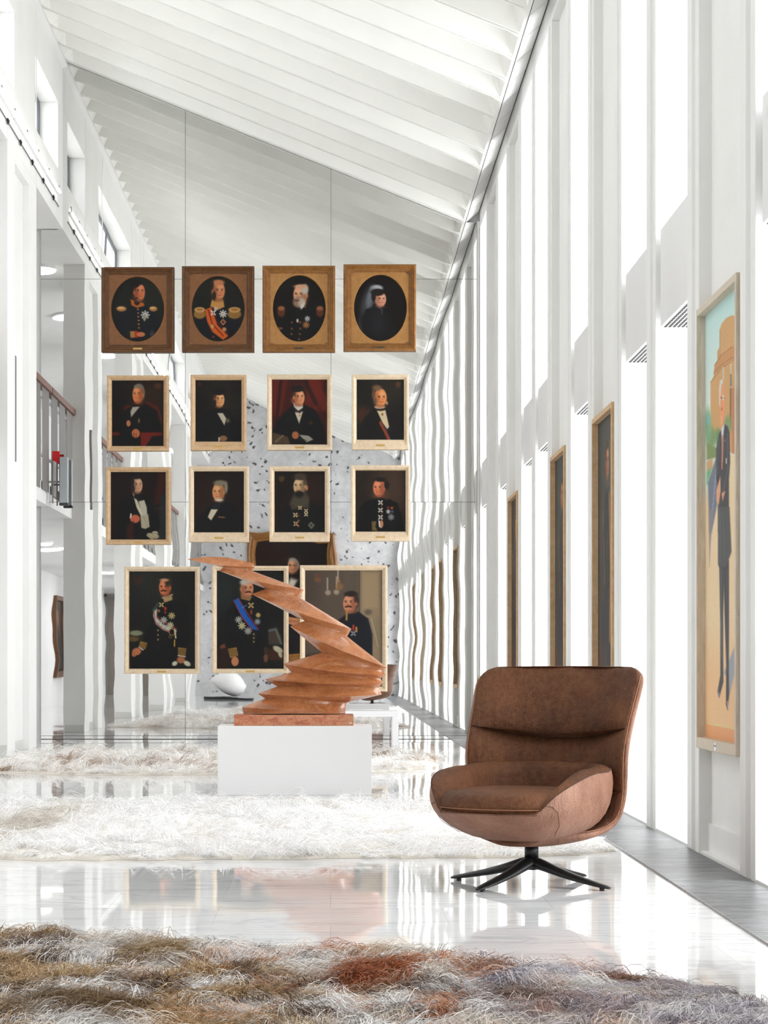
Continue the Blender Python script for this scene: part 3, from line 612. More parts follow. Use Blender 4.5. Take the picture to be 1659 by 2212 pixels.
def p14(p):
    p.E(1000, 350, 120, 200, (30, 38, 36), .9, 0, .9)
    p.P([(1400, 720), (1480, 700), (1530, 860), (1400, 860)], (60, 56, 50), 10); p.E(1460, 790, 60, 44, (70, 56, 44), .4); p.L([(1400, 735), (1470, 720), (1520, 850)], 12, (110, 116, 112), .7)
    p.P([(930, 900), (1030, 870), (1040, 1083), (930, 1083)], (40, 22, 14), 10); p.P([(1380, 900), (1540, 900), (1540, 1010), (1390, 1000)], (60, 34, 20), 8)
    suit(p, [(1010, 560), (1090, 470), (1160, 420), (1260, 430), (1370, 500), (1400, 700), (1400, 900), (1370, 1083), (1060, 1083), (1030, 900), (990, 740)], (15, 15, 17))
    p.P([(1150, 395), (1250, 420), (1230, 460), (1150, 440)], (150, 118, 66), 6); p.P([(1080, 455), (1125, 430), (1210, 590), (1310, 730), (1250, 720), (1150, 600)], (24, 86, 170), 6)
    p.L([(1082, 455), (1160, 610), (1255, 725)], 4, (150, 44, 60), .9); p.L([(1125, 435), (1215, 580), (1310, 720)], 4, (150, 44, 60), .9); p.L([(1160, 520), (1200, 500)], 6, (70, 140, 210), .6)
    p.cross(1242, 500, 26, (190, 170, 110)); p.star(1128, 632, 28, (170, 172, 160)); p.star(1158, 688, 30, (206, 196, 150)); p.star(1215, 735, 30, (170, 172, 166)); p.star(1308, 590, 20, (206, 180, 110)); p.star(1302, 650, 24, (150, 160, 166)); p.E(1245, 560, 12, 26, (120, 60, 40), .4)
    for y in (765, 800, 835): p.E(1268, y, 9, 9, (140, 120, 84))
    p.head(1205, 345, 60, 84, (206, 134, 96), (140, 84, 60), None, 1, (56, 38, 30)); p.E(1180, 288, 40, 26, (190, 180, 168), .5)
    p.P([(1030, 900), (1110, 885), (1125, 965), (1050, 985)], (156, 116, 56), 6); p.E(1095, 1015, 34, 44, (200, 126, 84)); p.P([(1360, 890), (1395, 880), (1400, 940), (1365, 940)], (60, 44, 34), 6); p.E(1378, 985, 20, 40, (110, 72, 52), .3)
    for i in range(16): p.L([(1042+i*4.6, 905+(i % 3)*22), (1048+i*4.6, 920+(i % 3)*22)], 3, (50, 36, 18), .8)
    p.E(1490, 905, 50, 26, (196, 188, 160), .3, 30); p.E(1510, 950, 16, 34, (190, 182, 156), .3, -20); p.P([(960, 870), (1000, 850), (1010, 890), (955, 900)], (110, 60, 40), 6)
def p15(p):
    p.P([(1060, 440), (1210, 440), (1210, 900), (1060, 900)], (96, 84, 72), 20); p.P([(1210, 440), (1422, 440), (1422, 1560), (1210, 1560)], (150, 128, 100), 30); p.E(700, 600, 120, 240, (74, 62, 54), .8, 0, .8)
    p.L([(1205, 440), (1205, 900)], 6, (80, 66, 52), .8); p.L([(1160, 440), (1160, 700)], 4, (80, 68, 56), .6); p.P([(1240, 470), (1390, 470), (1390, 800), (1240, 800)], (172, 146, 112), 24, .6)
    p.P([(775, 475), (855, 475), (850, 530), (815, 558), (785, 530)], (104, 70, 50), 8, .85); p.E(815, 535, 30, 22, (120, 84, 58), .4)
    for x, y in ((905, 560), (992, 550), (1005, 490)): p.L([(x, y-40), (x, y+60)], 8, (186, 172, 150), .8)
    for x, y in ((910, 655), (990, 650)): p.E(x, y, 26, 24, (186, 170, 150), .5, 0, .8)
    p.E(1020, 600, 36, 34, (150, 108, 66), .5, 0, .8); p.E(1005, 545, 20, 20, (170, 120, 80), .5, 0, .7)
    p.P([(1300, 900), (1400, 900), (1400, 1150), (1320, 1150)], (140, 122, 98), 20, .6)
    p.P([(980, 940), (1080, 860), (1200, 835), (1290, 900), (1330, 1050), (1330, 1560), (900, 1560)], (24, 26, 34), 10)
    p.P([(695, 1250), (900, 1200), (900, 1560), (695, 1560)], (60, 48, 40), 20)
    p.head(1118, 750, 66, 96, (206, 136, 100), (140, 80, 56), (44, 34, 30), -1, (60, 34, 24)); p.E(1130, 668, 60, 26, (46, 36, 32), .4); p.E(1175, 710, 16, 40, (60, 48, 42), .5)
    p.L([(1088, 830), (1085, 910)], 9, (180, 130, 70)); p.L([(1150, 965), (1150, 1005)], 9, (190, 60, 50)); p.L([(1178, 985), (1180, 1020)], 9, (190, 130, 60)); p.cross(1150, 1040, 24, (150, 160, 170)); p.E(1290, 840, 34, 26, (90, 80, 66), .6, 0, .8); p.L([(1320, 900), (1360, 1060), (1380, 1160)], 6, (176, 166, 140), .7)
inn = lambda k, r: inpx(k, r)
portrait((219, 577, 376, 761), inn(K1, (180, 170, 712, 820)), *K1, (20, 21, 16), p1, 'brown gilt framed oval portrait of a dark haired officer in gold epaulettes, top left', 'dark', True, 'brass')
portrait((393, 575, 549, 760), inn(K1, (983, 163, 1515, 818)), *K1, (22, 23, 17), p2, 'brown gilt framed oval portrait of a bald officer wearing an orange sash', 'dark', True, 'brass_dark')
portrait((567, 574, 724, 760), inn(K2, (177, 153, 710, 820)), *K2, (17, 11, 8), p3, 'gold framed oval portrait of a bald white-bearded officer', 'gold', True, 'brass_dark')
portrait((742, 571, 899, 758), inn(K2, (985, 148, 1518, 815)), *K2, (17, 11, 9), p4, 'gold framed oval portrait of a woman in black with a grey veil', 'gold', True, 'brass_dark')
portrait((231, 811, 364, 974), inn(K3, (148, 150, 675, 820)), *K3, (18, 11, 8), p5, 'oak framed portrait of a grey haired man seated in a red armchair', 'oak_tan')
portrait((411.5, 809.6, 532, 973), inn(K3, (1005, 148, 1475, 775)), *K3, (15, 11, 8), p6, 'oak framed portrait of a young black haired man with one hand at his waist', 'oak_tan')
portrait((577, 809, 717, 972), inn(K4, (133, 145, 712, 828)), *K4, (60, 17, 11), p7, 'oak framed portrait of a man holding papers before a dark red curtain', 'oak')
portrait((760, 809, 883, 971), inn(K4, (1028, 142, 1525, 778)), *K4, (26, 23, 19), p8, 'oak framed portrait of a man with white waistcoat and slanting orange ribbon', 'oak')
portrait((228.6, 1009, 368.7, 1176), inn(K5, (137, 140, 697, 830)), *K5, (24, 12, 9), p9, 'oak framed portrait of a man in white waistcoat holding pale gloves', 'oak_tan')
portrait((408, 1007, 537.5, 1171), inn(K5, (990, 133, 1500, 757)), *K5, (24, 14, 9), p10, 'oak framed portrait of an old grey haired man with black bow tie', 'oak')
portrait((582, 1007, 712, 1170), inn(K6, (163, 138, 690, 778)), *K6, (22, 13, 9), p11, 'oak framed portrait of a long-bearded man covered in medals', 'oak')
portrait((758, 1005, 886, 1169), inn(K6, (1015, 130, 1542, 772)), *K6, (38, 28, 21), p12, 'oak framed portrait of a man with side whiskers and a column of crosses', 'oak')
portrait((268, 1224, 431, 1455.6), inn(K7, (125, 187, 727, 1083)), *K7, (20, 21, 17), p13, 'tall oak framed portrait of a seated man with white sash and sword, bottom left', 'oak')
portrait((458, 1222.4, 623, 1454.5), inn(K7, (928, 180, 1540, 1083)), *K7, (17, 19, 17), p14, 'tall oak framed portrait of a standing man with blue sash, behind the sculpture', 'oak')
portrait((648, 1221, 836.6, 1494), inn(K8, (695, 445, 1422, 1542)), *K8, (92, 78, 66), p15, 'largest oak framed portrait, moustached man in a pale panelled room', 'oak')

# ------------------------------------------------------------------ tall paintings in the right wall bays
def wall_painting(k, z0, z1, label, paint, res, side='r', fm='oak_grey', Xf=1.888, y0=None, y1=None, dens=None):
    if y0 is None: y0, y1 = B0+PIT*k+.018, B0+PIT*k+OP-.025
    root = empty('wall_painting', (Xf, (y0+y1)/2, z0), label, 'painting'); off = Matrix.Translation((-Xf, -(y0+y1)/2, -z0))
    w = .028; d = .085
    b = MB(); P = []
    for (i, dx) in ((0, d-.003), (0, 0.002), (.002, 0), (w, 0), (w, .044)):
        P.append([(Xf+dx, y0+i, z0+i*2), (Xf+dx, y1-i, z0+i*2), (Xf+dx, y1-i, z1-i*1.3), (Xf+dx, y0+i, z1-i*1.3)])
    b.grid(P, True); o = b.build('frame', M[fm], root); o.matrix_parent_inverse = off
    nw, nh = res; xc = Xf+.043
    YY, ZZ = np.meshgrid(np.linspace(y1-w, y0+w, nw), np.linspace(z1-w*1.3, z0+w*2, nh))
    pic = Pic(VX+F*xc/YY, VY-F*(ZZ-H)/YY, (40, 36, 32)); pic.YY = YY; pic.ZZ = ZZ; pic.y0 = y0; pic.y1 = y1; paint(pic)
    o = canvas_mesh('canvas', np.stack([np.full_like(YY, xc), YY, ZZ], -1), pic, nw, nh, root, .95 if k == 0 else .8); o.matrix_parent_inverse = off
    b = MB(); b.box(xc+.004, 1.972 if Xf < 1.9 else xc+.02, y0+.01, y1-.01, z0+.01, z1-.01); o = b.build('backboard', M['oak_tan'], root); o.matrix_parent_inverse = off
    return root, off
def tall(p):
    q = lambda pts: [(1500+x*.2489, 600+y*.2489) for x, y in pts]; q2 = lambda pts: [(1500+x*.2489, 1100+y*.2489) for x, y in pts]
    p.a[:] = (188, 224, 222)
    p.put(np.clip((p.Y-640)/260, 0, 1), (214, 226, 216))
    bt = (206, 160, 104)
    p.P(q([(220, 450), (235, 400), (275, 350), (320, 328), (370, 330), (370, 620), (222, 700)]), bt, 2.0)
    p.P(q([(198, 640), (218, 600), (222, 690), (200, 720)]), (200, 150, 96), 1.5)
    p.P(q([(168, 830), (175, 760), (230, 670), (330, 595), (370, 590), (370, 720), (230, 790), (170, 860)]), (198, 142, 88), 1.5)
    p.P(q([(140, 910), (170, 850), (240, 780), (310, 735), (370, 710), (370, 1530), (330, 1530), (140, 1320)]), (206, 158, 102), 1.5)
    p.L(q([(168, 830), (230, 760), (330, 690)]), 1.0, (150, 104, 62), .7); p.L(q([(140, 908), (240, 782), (310, 738)]), 1.0, (150, 108, 66), .7); p.L(q([(175, 760), (235, 668), (330, 598)]), 1.0, (140, 96, 60), .7)
    p.L(q([(222, 450), (222, 690)]), .8, (150, 110, 70), .6)
    for a, c in (((250, 780), (253, 880)), ((316, 750), (318, 950))): p.L(q([a, c]), 1.4, (196, 208, 196), .9)
    p.L(q([(316, 840), (318, 940)]), 1.6, (96, 106, 108), .9); p.L(q([(314, 960), (312, 1300)]), 1.4, (84, 64, 52), .8)
    p.P(q([(320, 960), (350, 955), (350, 1520), (324, 1520)]), (192, 126, 82), 1.5)
    p.E(*q([(150, 1390)])[0], 9, 22, (118, 148, 96), .5); p.E(*q([(205, 1380)])[0], 7, 18, (110, 144, 92), .5); p.E(*q([(118, 1290)])[0], 7, 36, (128, 168, 128), .5); p.E(*q([(120, 1230)])[0], 5, 12, (126, 182, 172), .5); p.E(*q([(290, 1280)])[0], 8, 20, (124, 150, 96), .5)
    p.P(q([(108, 1430), (200, 1480), (200, 1560), (108, 1580)]), (120, 140, 84), 3); p.P(q([(108, 1600), (160, 1560), (160, 1660), (108, 1700)]), (206, 158, 110), 2); p.P(q([(108, 1690), (150, 1640), (140, 1780), (108, 1800)]), (96, 176, 128), 3)
    p.P(q([(120, 1760), (200, 1540), (370, 1540), (370, 2300), (120, 2300)]), (228, 206, 166), 3)
    p.put(smooth((p.Y-1040)/60), (230, 204, 164))
    p.P(q([(200, 1520), (200, 1960), (150, 2212), (128, 2212), (118, 1780)]), (110, 116, 132), 2); p.L(q([(192, 1640), (150, 2100)]), .8, (150, 176, 204), .8)
    p.P(q2([(125, 0), (165, 0), (140, 300), (130, 500)]), (132, 126, 132), 2.5)
    p.put(.8*smooth((p.Y-1330)/170), (232, 186, 136))
    # legs, coat, head
    p.P(q2([(255, 1420), (350, 1190), (350, 1420), (300, 1640), (300, 1480)]), (156, 160, 168), 2)
    p.P(q2([(215, 480), (262, 480), (250, 900), (250, 1300), (252, 1500), (215, 1640), (200, 1590), (225, 1440), (225, 1000)]), (66, 66, 70), 1.5)
    p.P(q2([(252, 460), (300, 440), (300, 1000), (298, 1400), (302, 1600), (290, 1745), (274, 1700), (276, 1350), (262, 900)]), (56, 56, 60), 1.5)
    p.L(q2([(232, 520), (236, 1300)]), .9, (104, 108, 112), .8); p.L(q2([(282, 520), (284, 1400)]), .9, (96, 100, 104), .7); p.L(q2([(208, 1590), (212, 1620)]), 1.5, (150, 140, 160)); p.L(q2([(288, 1670), (290, 1720)]), 1.2, (190, 180, 190))
    p.P(q([(190, 1480), (215, 1350), (262, 1270), (290, 1290), (306, 1350), (310, 1600), (300, 1750), (300, 2212), (205, 2212), (205, 1900), (190, 1730)]), (58, 58, 62), 1.8)
    p.P(q2([(205, -20), (305, -20), (322, 370), (275, 500), (215, 505), (205, 480)]), (74, 76, 78), 1.8)
    p.L(q2([(222, 0), (224, 470)]), .9, (112, 116, 118), .7); p.L(q2([(245, 40), (262, 420)]), 1.2, (96, 98, 100), .6); p.L(q([(215, 1400), (200, 1700)]), 1, (96, 98, 102), .6); p.L(q([(285, 1350), (290, 1650), (250, 1860)]), 1.2, (92, 94, 98), .7)
    p.P(q([(232, 1310), (262, 1265), (252, 1360), (246, 1600)]), (214, 214, 222), 1.4); p.L(q([(243, 1370), (240, 1660)]), 1.3, (196, 112, 80)); p.L(q([(278, 1570), (276, 1610)]), 1.2, (196, 190, 184)); p.E(*q([(266, 1412)])[0], .8, 1.4, (180, 176, 170))
    p.P(q([(190, 1850), (225, 1720), (228, 1850), (212, 1970), (192, 1950)]), (222, 160, 124), 1.5); p.P(q([(235, 1870), (268, 1850), (245, 1940)]), (214, 150, 116), 1.2)
    p.P(q([(222, 940), (235, 900), (252, 915), (262, 1040), (260, 1200), (245, 1290), (232, 1290), (222, 1180), (216, 1050)]), (226, 150, 104), 1.8)
    p.P(q([(214, 1100), (214, 960), (222, 890), (240, 878), (252, 905), (236, 930), (226, 1040), (222, 1120)]), (206, 206, 196), 1.6)
    p.L(q([(228, 1040), (262, 1045)]), 1.1, (120, 90, 76)); p.L(q([(250, 1020), (252, 1060)]), 1.2, (210, 214, 214)); p.L(q([(240, 1130), (236, 1150)]), .9, (150, 84, 60)); p.L(q([(232, 1200), (240, 1290)]), 1.4, (240, 176, 130), .7)
    yb = 1100+1855*.2489
    p.L([(1528, yb), (1590, yb+13)], 1.5, (216, 206, 140)); p.P([(1525, yb+2), (1592, yb+16), (1592, 1625), (1525, 1610)], (228, 162, 108), 2)
root, off = wall_painting(0, .553, 2.812, 'tall oak framed painting of a standing man in dark suit before a round brick building', tall, (72, 560))
b = MB(); b.box(1.884, 1.889, 10.86, 10.92, .562, .598, 0); b.box(1.882, 1.885, 10.868, 10.876, .580, .588, 1); b.box(1.882, 1.885, 10.904, 10.912, .580, .588, 1)
o = b.build('hook_plate', [M['white_paint'], M['black']], root); o.matrix_parent_inverse = off
def darkpic(seed, tint):
    def f(p):
        r = random.Random(seed); p.a[:] = tint; u = (p.YY-p.y0)/(p.y1-p.y0)*100; z = (2.75-p.ZZ)*100
        p.X, p.Y = 100-u, z
        p.E(70, 40, 40, 60, tuple(int(v*1.5) for v in tint), .9, 0, .6)
        p.P([(20, 215), (25, 90), (38, 55), (62, 55), (78, 90), (82, 215)], (30, 30, 34), 3); p.head(50, 36, 9, 13, (190, 130, 90), (110, 66, 44), (60, 46, 36), 1)
        p.L([(60, 60), (66, 110), (62, 160)], 3.5, (176, 124, 64), .9); p.L([(72, 40), (74, 90)], 2.2, (176, 96, 50), .8); p.L([(30, 70), (36, 120)], 2, (150, 110, 60), .7)
        for i in range(12): x, y = r.uniform(10, 90), r.uniform(10, 205); p.L([(x, y), (x+r.uniform(-5, 5), y+r.uniform(5, 26))], 1.6, (134, 104, 66), .5)
        p.P([(0, 170), (22, 160), (26, 215), (0, 215)], (86, 40, 26), 5, .8)
    return f
wall_painting(3, .6, 2.745, 'tall oak framed dark painting on the window wall, tallest one rising just behind the armchair', darkpic(3, (58, 58, 54)), (40, 120), fm='oak_tan')
wall_painting(5, .6, 2.75, 'tall oak framed dark painting, second beyond the armchair on the window wall', darkpic(5, (50, 54, 54)), (40, 120), fm='oak_tan')
wall_painting(8, .6, 2.735, 'narrow looking oak framed dark painting on the window wall, nearest the mirror', darkpic(8, (54, 50, 46)), (40, 120), fm='oak_tan')
wall_painting(-3, .6, 2.74, 'dark painting in the window wall, seen as a far streak in the mirror', darkpic(9, (54, 50, 46)), (30, 80), fm='oak_tan')

# ------------------------------------------------------------------ vent boxes in the niches
proto = None; nums = {-1: 'white ventilation box cut by the right edge of the photo', 1: 'largest full white ventilation box with slatted underside, left of the suited-man painting', 2: 'white ventilation box just right of the dark painting behind the armchair, second largest', 4: 'white ventilation box between the first and second dark paintings behind the armchair', 6: 'nearer of the two white ventilation boxes between second and third dark paintings', 7: 'farther of the two white ventilation boxes between second and third dark paintings', 9: 'white ventilation box just beyond the third, narrowest dark painting', 11: 'last white ventilation box beside the mirror edge'}
def venthead(root):
    b = MB(); b.prism([(1.926, 2.95), (2.40, 2.95), (2.40, 3.52), (1.926, 3.52)], 'y', .06, OP-.06); o = b.build('casing', M['vent'], root, bevel=.006)
    b = MB()
    for i in range(17):
        for j in range(14): b.box(1.945+i*.0255, 1.958+i*.0255, .10+j*.072, .10+j*.072+.055, 2.946, 2.951)
    b.build('vent_slots', M['dark'], root)
for k in range(-10, 12):
    if k in PB: continue
    lab = nums.get(k); grp = None
    if proto is None:
        r_ = empty('vent_box', (0, B0+PIT*k, 0), lab or 'small white ventilation box seen only in the mirror', 'ventilation box', 'white ventilation boxes in the window niches'); venthead(r_); proto = r_
    else:
        r_ = copy_tree(proto); r_.location = (0, B0+PIT*k, 0); r_['label'] = lab or 'small white ventilation box seen only in the mirror'
# ------------------------------------------------------------------ light strip and cable rail on left wall
b = MB(); b.box(XL+.002, XL+.03, 0, 0, 0, 0)
LZ = 6.86; y = EY+.2; first = None
while y < MY-1.4:
    if first is None:
        r_ = empty('tube_light', (XL, y, LZ), 'thin glowing tube light in the row along the upper left wall', 'tube light', 'tube lights along the upper left wall')
        b = MB(); b.box(0, .03, 0, .93, -.025, .0); b.build('housing', M['grey_trim'], r_)
        b = MB(); b.tube([(.045, .03, -.008), (.045, .89, -.008)], .017, 8); b.build('tube', M['led'], r_, True)
        b = MB(); b.tube([(.03, .90+.05*math.cos(t), .03+.045*math.sin(t)) for t in np.linspace(.9, 4.2, 10)], .006, 6); b.build('cable_loop', M['steel'], r_, True)
        first = r_
    else:
        c = copy_tree(first); c.location = (XL, y, LZ)
    y += .965
b = MB(); b.box(XL, XL+.012, EY+.1, MY-.5, 6.70, 6.712)
rail = b.build('cable_rail', M['steel']); tag(rail, 'thin grey rail below the tube lights on the left wall', 'rail')
y = EY+.6
while y < MY-.6:
    b = MB(); b.box(XL+.012, XL+.03, y, y+.10, 6.693, 6.715); b.box(XL+.012, XL+.028, y+.03, y+.07, 6.66, 6.693); b.build('clamp', M['black'], rail); y += .965
# ------------------------------------------------------------------ balustrades of grey boards on the upper gallery
bal = [(25.86, 28.36), (18.64, 23.5), (11.52, 16.34), (4.37, 9.18), (-5.18, 2.08)]
for i, (a, c) in enumerate(bal):
    lab = ['grey slatted balustrade with brown handrail beside the mirror on the upper gallery', 'grey slatted balustrade reflected left of the seated grey haired portrait', 'grey slatted balustrade reflected as third from the mirror', 'grey slatted balustrade reflected as fourth from the mirror', 'grey slatted balustrade at the entrance end of the gallery'][i]
    r_ = empty('balustrade', (-3.58, a, 3.25), lab, 'balustrade')
    off = Matrix.Translation((3.58, -a, -3.25))
    b = MB(); b.box(-3.66, -3.55, a, c, 4.42, 4.50); o = b.build('handrail', M['railwood'], r_); o.matrix_parent_inverse = off
    b = MB(); b.box(-3.61, -3.585, a, c, 4.28, 4.31); b.box(-3.61, -3.585, a, c, 3.55, 3.58); o = b.build('crossbars', M['steel2'], r_); o.matrix_parent_inverse = off
    n = round((c-a)/.8); st = (c-a)/max(n, 1)
    for j in range(n):
        b = MB(); b.box(-3.585, -3.581, a+j*st+.10, a+j*st+st-.10, 3.14, 4.46); o = b.build('board', M['steel'], r_); o.matrix_parent_inverse = off
# lifting mast with red panel hanging at the gallery edge
r_ = empty('lift_mast', (-3.38, 28.17, 2.97), 'grey metal mast with red panel standing at the gallery edge', 'lift mast'); off = Matrix.Translation((3.38, -28.17, -2.97))
b = MB(); b.box(-3.431, -3.325, 28.12, 28.22, 3.0, 3.585); o = b.build('mast', M['steel2'], r_, bevel=.008); o.matrix_parent_inverse = off
b = MB(); b.box(-3.433, -3.322, 28.11, 28.23, 2.972, 3.0); o = b.build('foot', M['dark'], r_); o.matrix_parent_inverse = off
b = MB(); b.prism([(-3.525, 3.55), (-3.433, 3.49), (-3.433, 3.66), (-3.525, 3.66)], 'y', 28.15, 28.17); o = b.build('panel', M['red'], r_); o.matrix_parent_inverse = off
b = MB(); b.tube([(-3.575, 28.16, 3.27), (-3.43, 28.16, 3.27)], .012); b.tube([(-3.52, 28.16, 3.56), (-3.52, 28.16, 3.0)], .009); b.tube([(-3.52, 28.16, 3.09), (-3.42, 28.16, 3.01)], .009); o = b.build('bracket', M['steel'], r_); o.matrix_parent_inverse = off
# ------------------------------------------------------------------ round ceiling lights of the gallery
first = None
discs = [(-4.15, y, 6.52) for y in (25.6, 21.2, 16.8, 12.4, 8.0, 3.6, -.8)]+[(-4.9, y, 2.98) for y in (24.6, 20.0, 18.2, 12.2, 7.0, 2.0, -3.0)]
for (x, y, z) in discs:
    up = z > 4
    lab = 'round glowing ceiling light of the upper gallery' if up else 'round glowing ceiling light under the gallery floor'
    if first is None:
        r_ = empty('ceiling_light', (x, y, z), lab, 'ceiling light', 'round ceiling lights')
        b = MB(); b.tube([(0, 0, 0), (0, 0, -.035)], .31, 32); b.build('rim', M['white_paint'], r_)
        b = MB(); b.tube([(0, 0, -.035), (0, 0, -.05)], .285, 32); b.build('diffuser', M['lamp'], r_); first = r_
    else: r_ = copy_tree(first); r_.location = (x, y, z)
    r_['label'] = lab; r_['group'] = 'ceiling lights of the upper gallery' if up else 'ceiling lights under the gallery floor'
# picture on the gallery wall, dark panel on pillar
def gal(p):
    p.a[:] = (52, 42, 36); p.X, p.Y = (p.YY-p.y0)*100, (2.5-p.ZZ)*100
    p.E(80, 60, 50, 60, (96, 80, 66), .8, 0, .8); p.head(80, 50, 14, 20, (180, 130, 96), (110, 70, 50), (60, 46, 36)); p.P([(40, 190), (50, 90), (80, 72), (110, 90), (125, 190)], (24, 22, 24), 4)
b = empty('wall_painting', (XG, 5.6, .6), 'brown framed painting on the gallery wall, seen through the left pillars in the mirror', 'painting')
off = Matrix.Translation((-XG, -5.6, -.6)); q = MB(); P = []
for (i, dx) in ((0, 0), (0, .09), (.12, .09), (.14, .02)):
    P.append([(XG+dx, 4.75+i, .6+i), (XG+dx, 6.45-i, .6+i), (XG+dx, 6.45-i, 2.47-i), (XG+dx, 4.75+i, 2.47-i)])
q.grid(P, True); o = q.build('frame', M['gilt_brown'], b); o.matrix_parent_inverse = off
YY, ZZ = np.meshgrid(np.linspace(4.89, 6.31, 40), np.linspace(2.33, .74, 44)); pc = Pic(YY, ZZ, (50, 40, 34)); pc.YY = YY; pc.ZZ = ZZ; pc.y0 = 4.75; gal(pc)
o = canvas_mesh('canvas', np.stack([np.full_like(YY, XG+.02), YY, ZZ], -1), pc, 40, 44, b); o.matrix_parent_inverse = off
b = MB(); b.box(XL-.075, XL-.045, 24.42, 24.52, 3.2, 4.36); tag(b.build('wall_panel', M['steel']), 'thin dark grey vertical panel fixed on the near left pillar', 'wall panel')
# ------------------------------------------------------------------ end wall (seen in the mirror): great gilt painting
gx0, gx1, gz0, gz1 = -2.31, .14, .95, 4.60
r_ = empty('state_portrait', ((gx0+gx1)/2, EY, gz0), 'huge gilt framed dark full-length portrait on the speckled stone wall, reflected behind the sculpture', 'portrait painting')
off = Matrix.Translation((-(gx0+gx1)/2, -EY, -gz0)); q = MB(); P = []
for (i, d) in ((0, 0), (0, .10), (.05, .14), (.10, .10), (.15, .12), (.20, .05), (.24, .05), (.25, .03)):
    P.append([(gx0+i, EY+d, gz0+i), (gx1-i, EY+d, gz0+i), (gx1-i, EY+d, gz1-i), (gx0+i, EY+d, gz1-i)])
q.grid(P, True); o = q.build('frame', M['gilt'], r_); o.matrix_parent_inverse = off
XX, ZZ = np.meshgrid(np.linspace(gx0+.25, gx1-.25, 90), np.linspace(gz1-.25, gz0+.25, 140)); pc = Pic((XX+2.31)*100, (4.6-ZZ)*100, (20, 13, 10))
pc.E(180, 80, 60, 80, (44, 24, 16), .9, 0, .8); pc.P([(60, 340), (80, 200), (100, 130), (130, 112), (150, 130), (175, 220), (200, 340)], (26, 20, 22), 6)
pc.head(122, 92, 12, 17, (200, 140, 100), (120, 76, 54), (150, 140, 130)); pc.P([(105, 130), (125, 118), (142, 160), (170, 240), (150, 250), (130, 190)], (206, 196, 176), 6); pc.P([(60, 250), (110, 240), (100, 290), (55, 300)], (176, 124, 72), 6); pc.E(185, 270, 30, 22, (180, 168, 140), .4); pc.P([(25, 300), (80, 280), (90, 340), (25, 340)], (96, 56, 30), 8)
o = canvas_mesh('canvas', np.stack([XX[:, ::-1], np.full_like(XX, EY+.03), ZZ], -1), pc, 90, 140, r_); o.matrix_parent_inverse = off
# egg sculpture on black plinth
r_ = empty('egg_sculpture', (-2.68, -1.7, .06), 'white egg-shaped stone sculpture reflected below the blue-sash portrait', 'sculpture')
P = []
for i in range(21):
    t = i/20; x = -.47+.94*t; rr = .335*math.sin(PI*min(.9999, max(.0001, t))**1.0*1 if False else PI*min(.9999, max(.0001, t**1.25)))**.72
    P.append([(x, rr*.95*math.cos(a), (.348+(.5-t)*.05)+rr*math.sin(a)) for a in np.linspace(0, 2*PI, 24, endpoint=False)])
b = MB(); b.grid(P, True); b.build('stone', M['egg'], r_, True, subsurf=1)
b = MB(); b.box(-3.3, -2.0, -2.1, -1.3, 0, .055); tag(b.build('plinth', M['black'], bevel=.004), 'low black plinth under the white egg sculpture', 'plinth')

# ------------------------------------------------------------------ pedestal, bench
b = MB(); b.box(-.841, .307, 16.55, 17.10, .0, .516); tag(b.build('pedestal', M['pedestal'], bevel=.003), 'plain white box pedestal under the orange stone sculpture', 'pedestal')
r_ = empty('bench', (.2, 26.3, 0), 'low white bench with square legs, half hidden behind the pedestal', 'bench')
off = Matrix.Translation((-.2, -26.3, 0)); b = MB(); b.box(-.75, .80, 26.1, 26.6, .345, .413); o = b.build('seat', M['white_paint'], r_, bevel=.003); o.matrix_parent_inverse = off
for x in (-.75, .725):
    for y in (26.1, 26.525): b = MB(); b.box(x, x+.075, y, y+.075, 0, .345); o = b.build('leg', M['white_paint'], r_); o.matrix_parent_inverse = off

# ------------------------------------------------------------------ zigzag marble sculpture
SY = 16.82; ks = .3134
def sp(x, y): px, py = 380+x*ks, 1180+y*ks; p = at(px, py, SY); return (p[0], p[2])
Lp = [(85, 88), (85, 92), (325, 146), (300, 170), (622, 294), (522, 330), (888, 514), (785, 552), (1006, 733), (740, 810), (796, 868), (615, 918), (700, 966), (567, 1016), (617, 1050), (457, 1108), (467, 1155)]
Rp = [(535, 118), (543, 142), (522, 168), (880, 300), (850, 350), (1210, 570), (1180, 622), (1452, 835), (1424, 858), (1444, 885), (1408, 912), (1426, 940), (1396, 975), (1418, 1022), (1178, 1078), (1172, 1105), (1166, 1155)]
# which levels stand proud (ridge) and their half depth in metres
Dp = [.030, .078, .045, .105, .055, .135, .068, .165, .092, .175, .112, .19, .125, .21, .135, .185, .175]
rws_ = []; nu = 28
# pair levels: ridge levels at left are interleaved with ridge levels at right
for i in range(17):
    xl, zl = sp(*Lp[i]); xr, zr = sp(*Rp[i]); D = Dp[i]; row = []
    us = [.5-.5*math.cos(PI*j/nu) for j in range(nu+1)]
    for s_ in (1, -1):
        seq = us if s_ == 1 else us[::-1]
        for u in seq:
            th = max(.12 if u < .5 else .05, math.sin(PI*min(max(u, 0), 1))**.6)
            sag = -.018*math.sin(PI*u)*(1 if i % 2 else -.3)
            if i == 0: sag = .03*math.sin(PI*u)
            row.append((xl+(xr-xl)*u, SY-s_*D*th, zl+(zr-zl)*u+sag))
    rws_.append(row)
R2 = []
for i in range(16):        # concave flutes between crisp crests
    for q_ in range(5):
        t = q_/5; up_ = Dp[i] > Dp[i+1]; ty = 1-(1-t)**1.7 if up_ else t**1.7
        R2.append([(p[0]*(1-t)+q[0]*t, p[1]*(1-ty)+q[1]*ty, p[2]*(1-t)+q[2]*t) for p, q in zip(rws_[i], rws_[i+1])])
R2.append(rws_[-1])
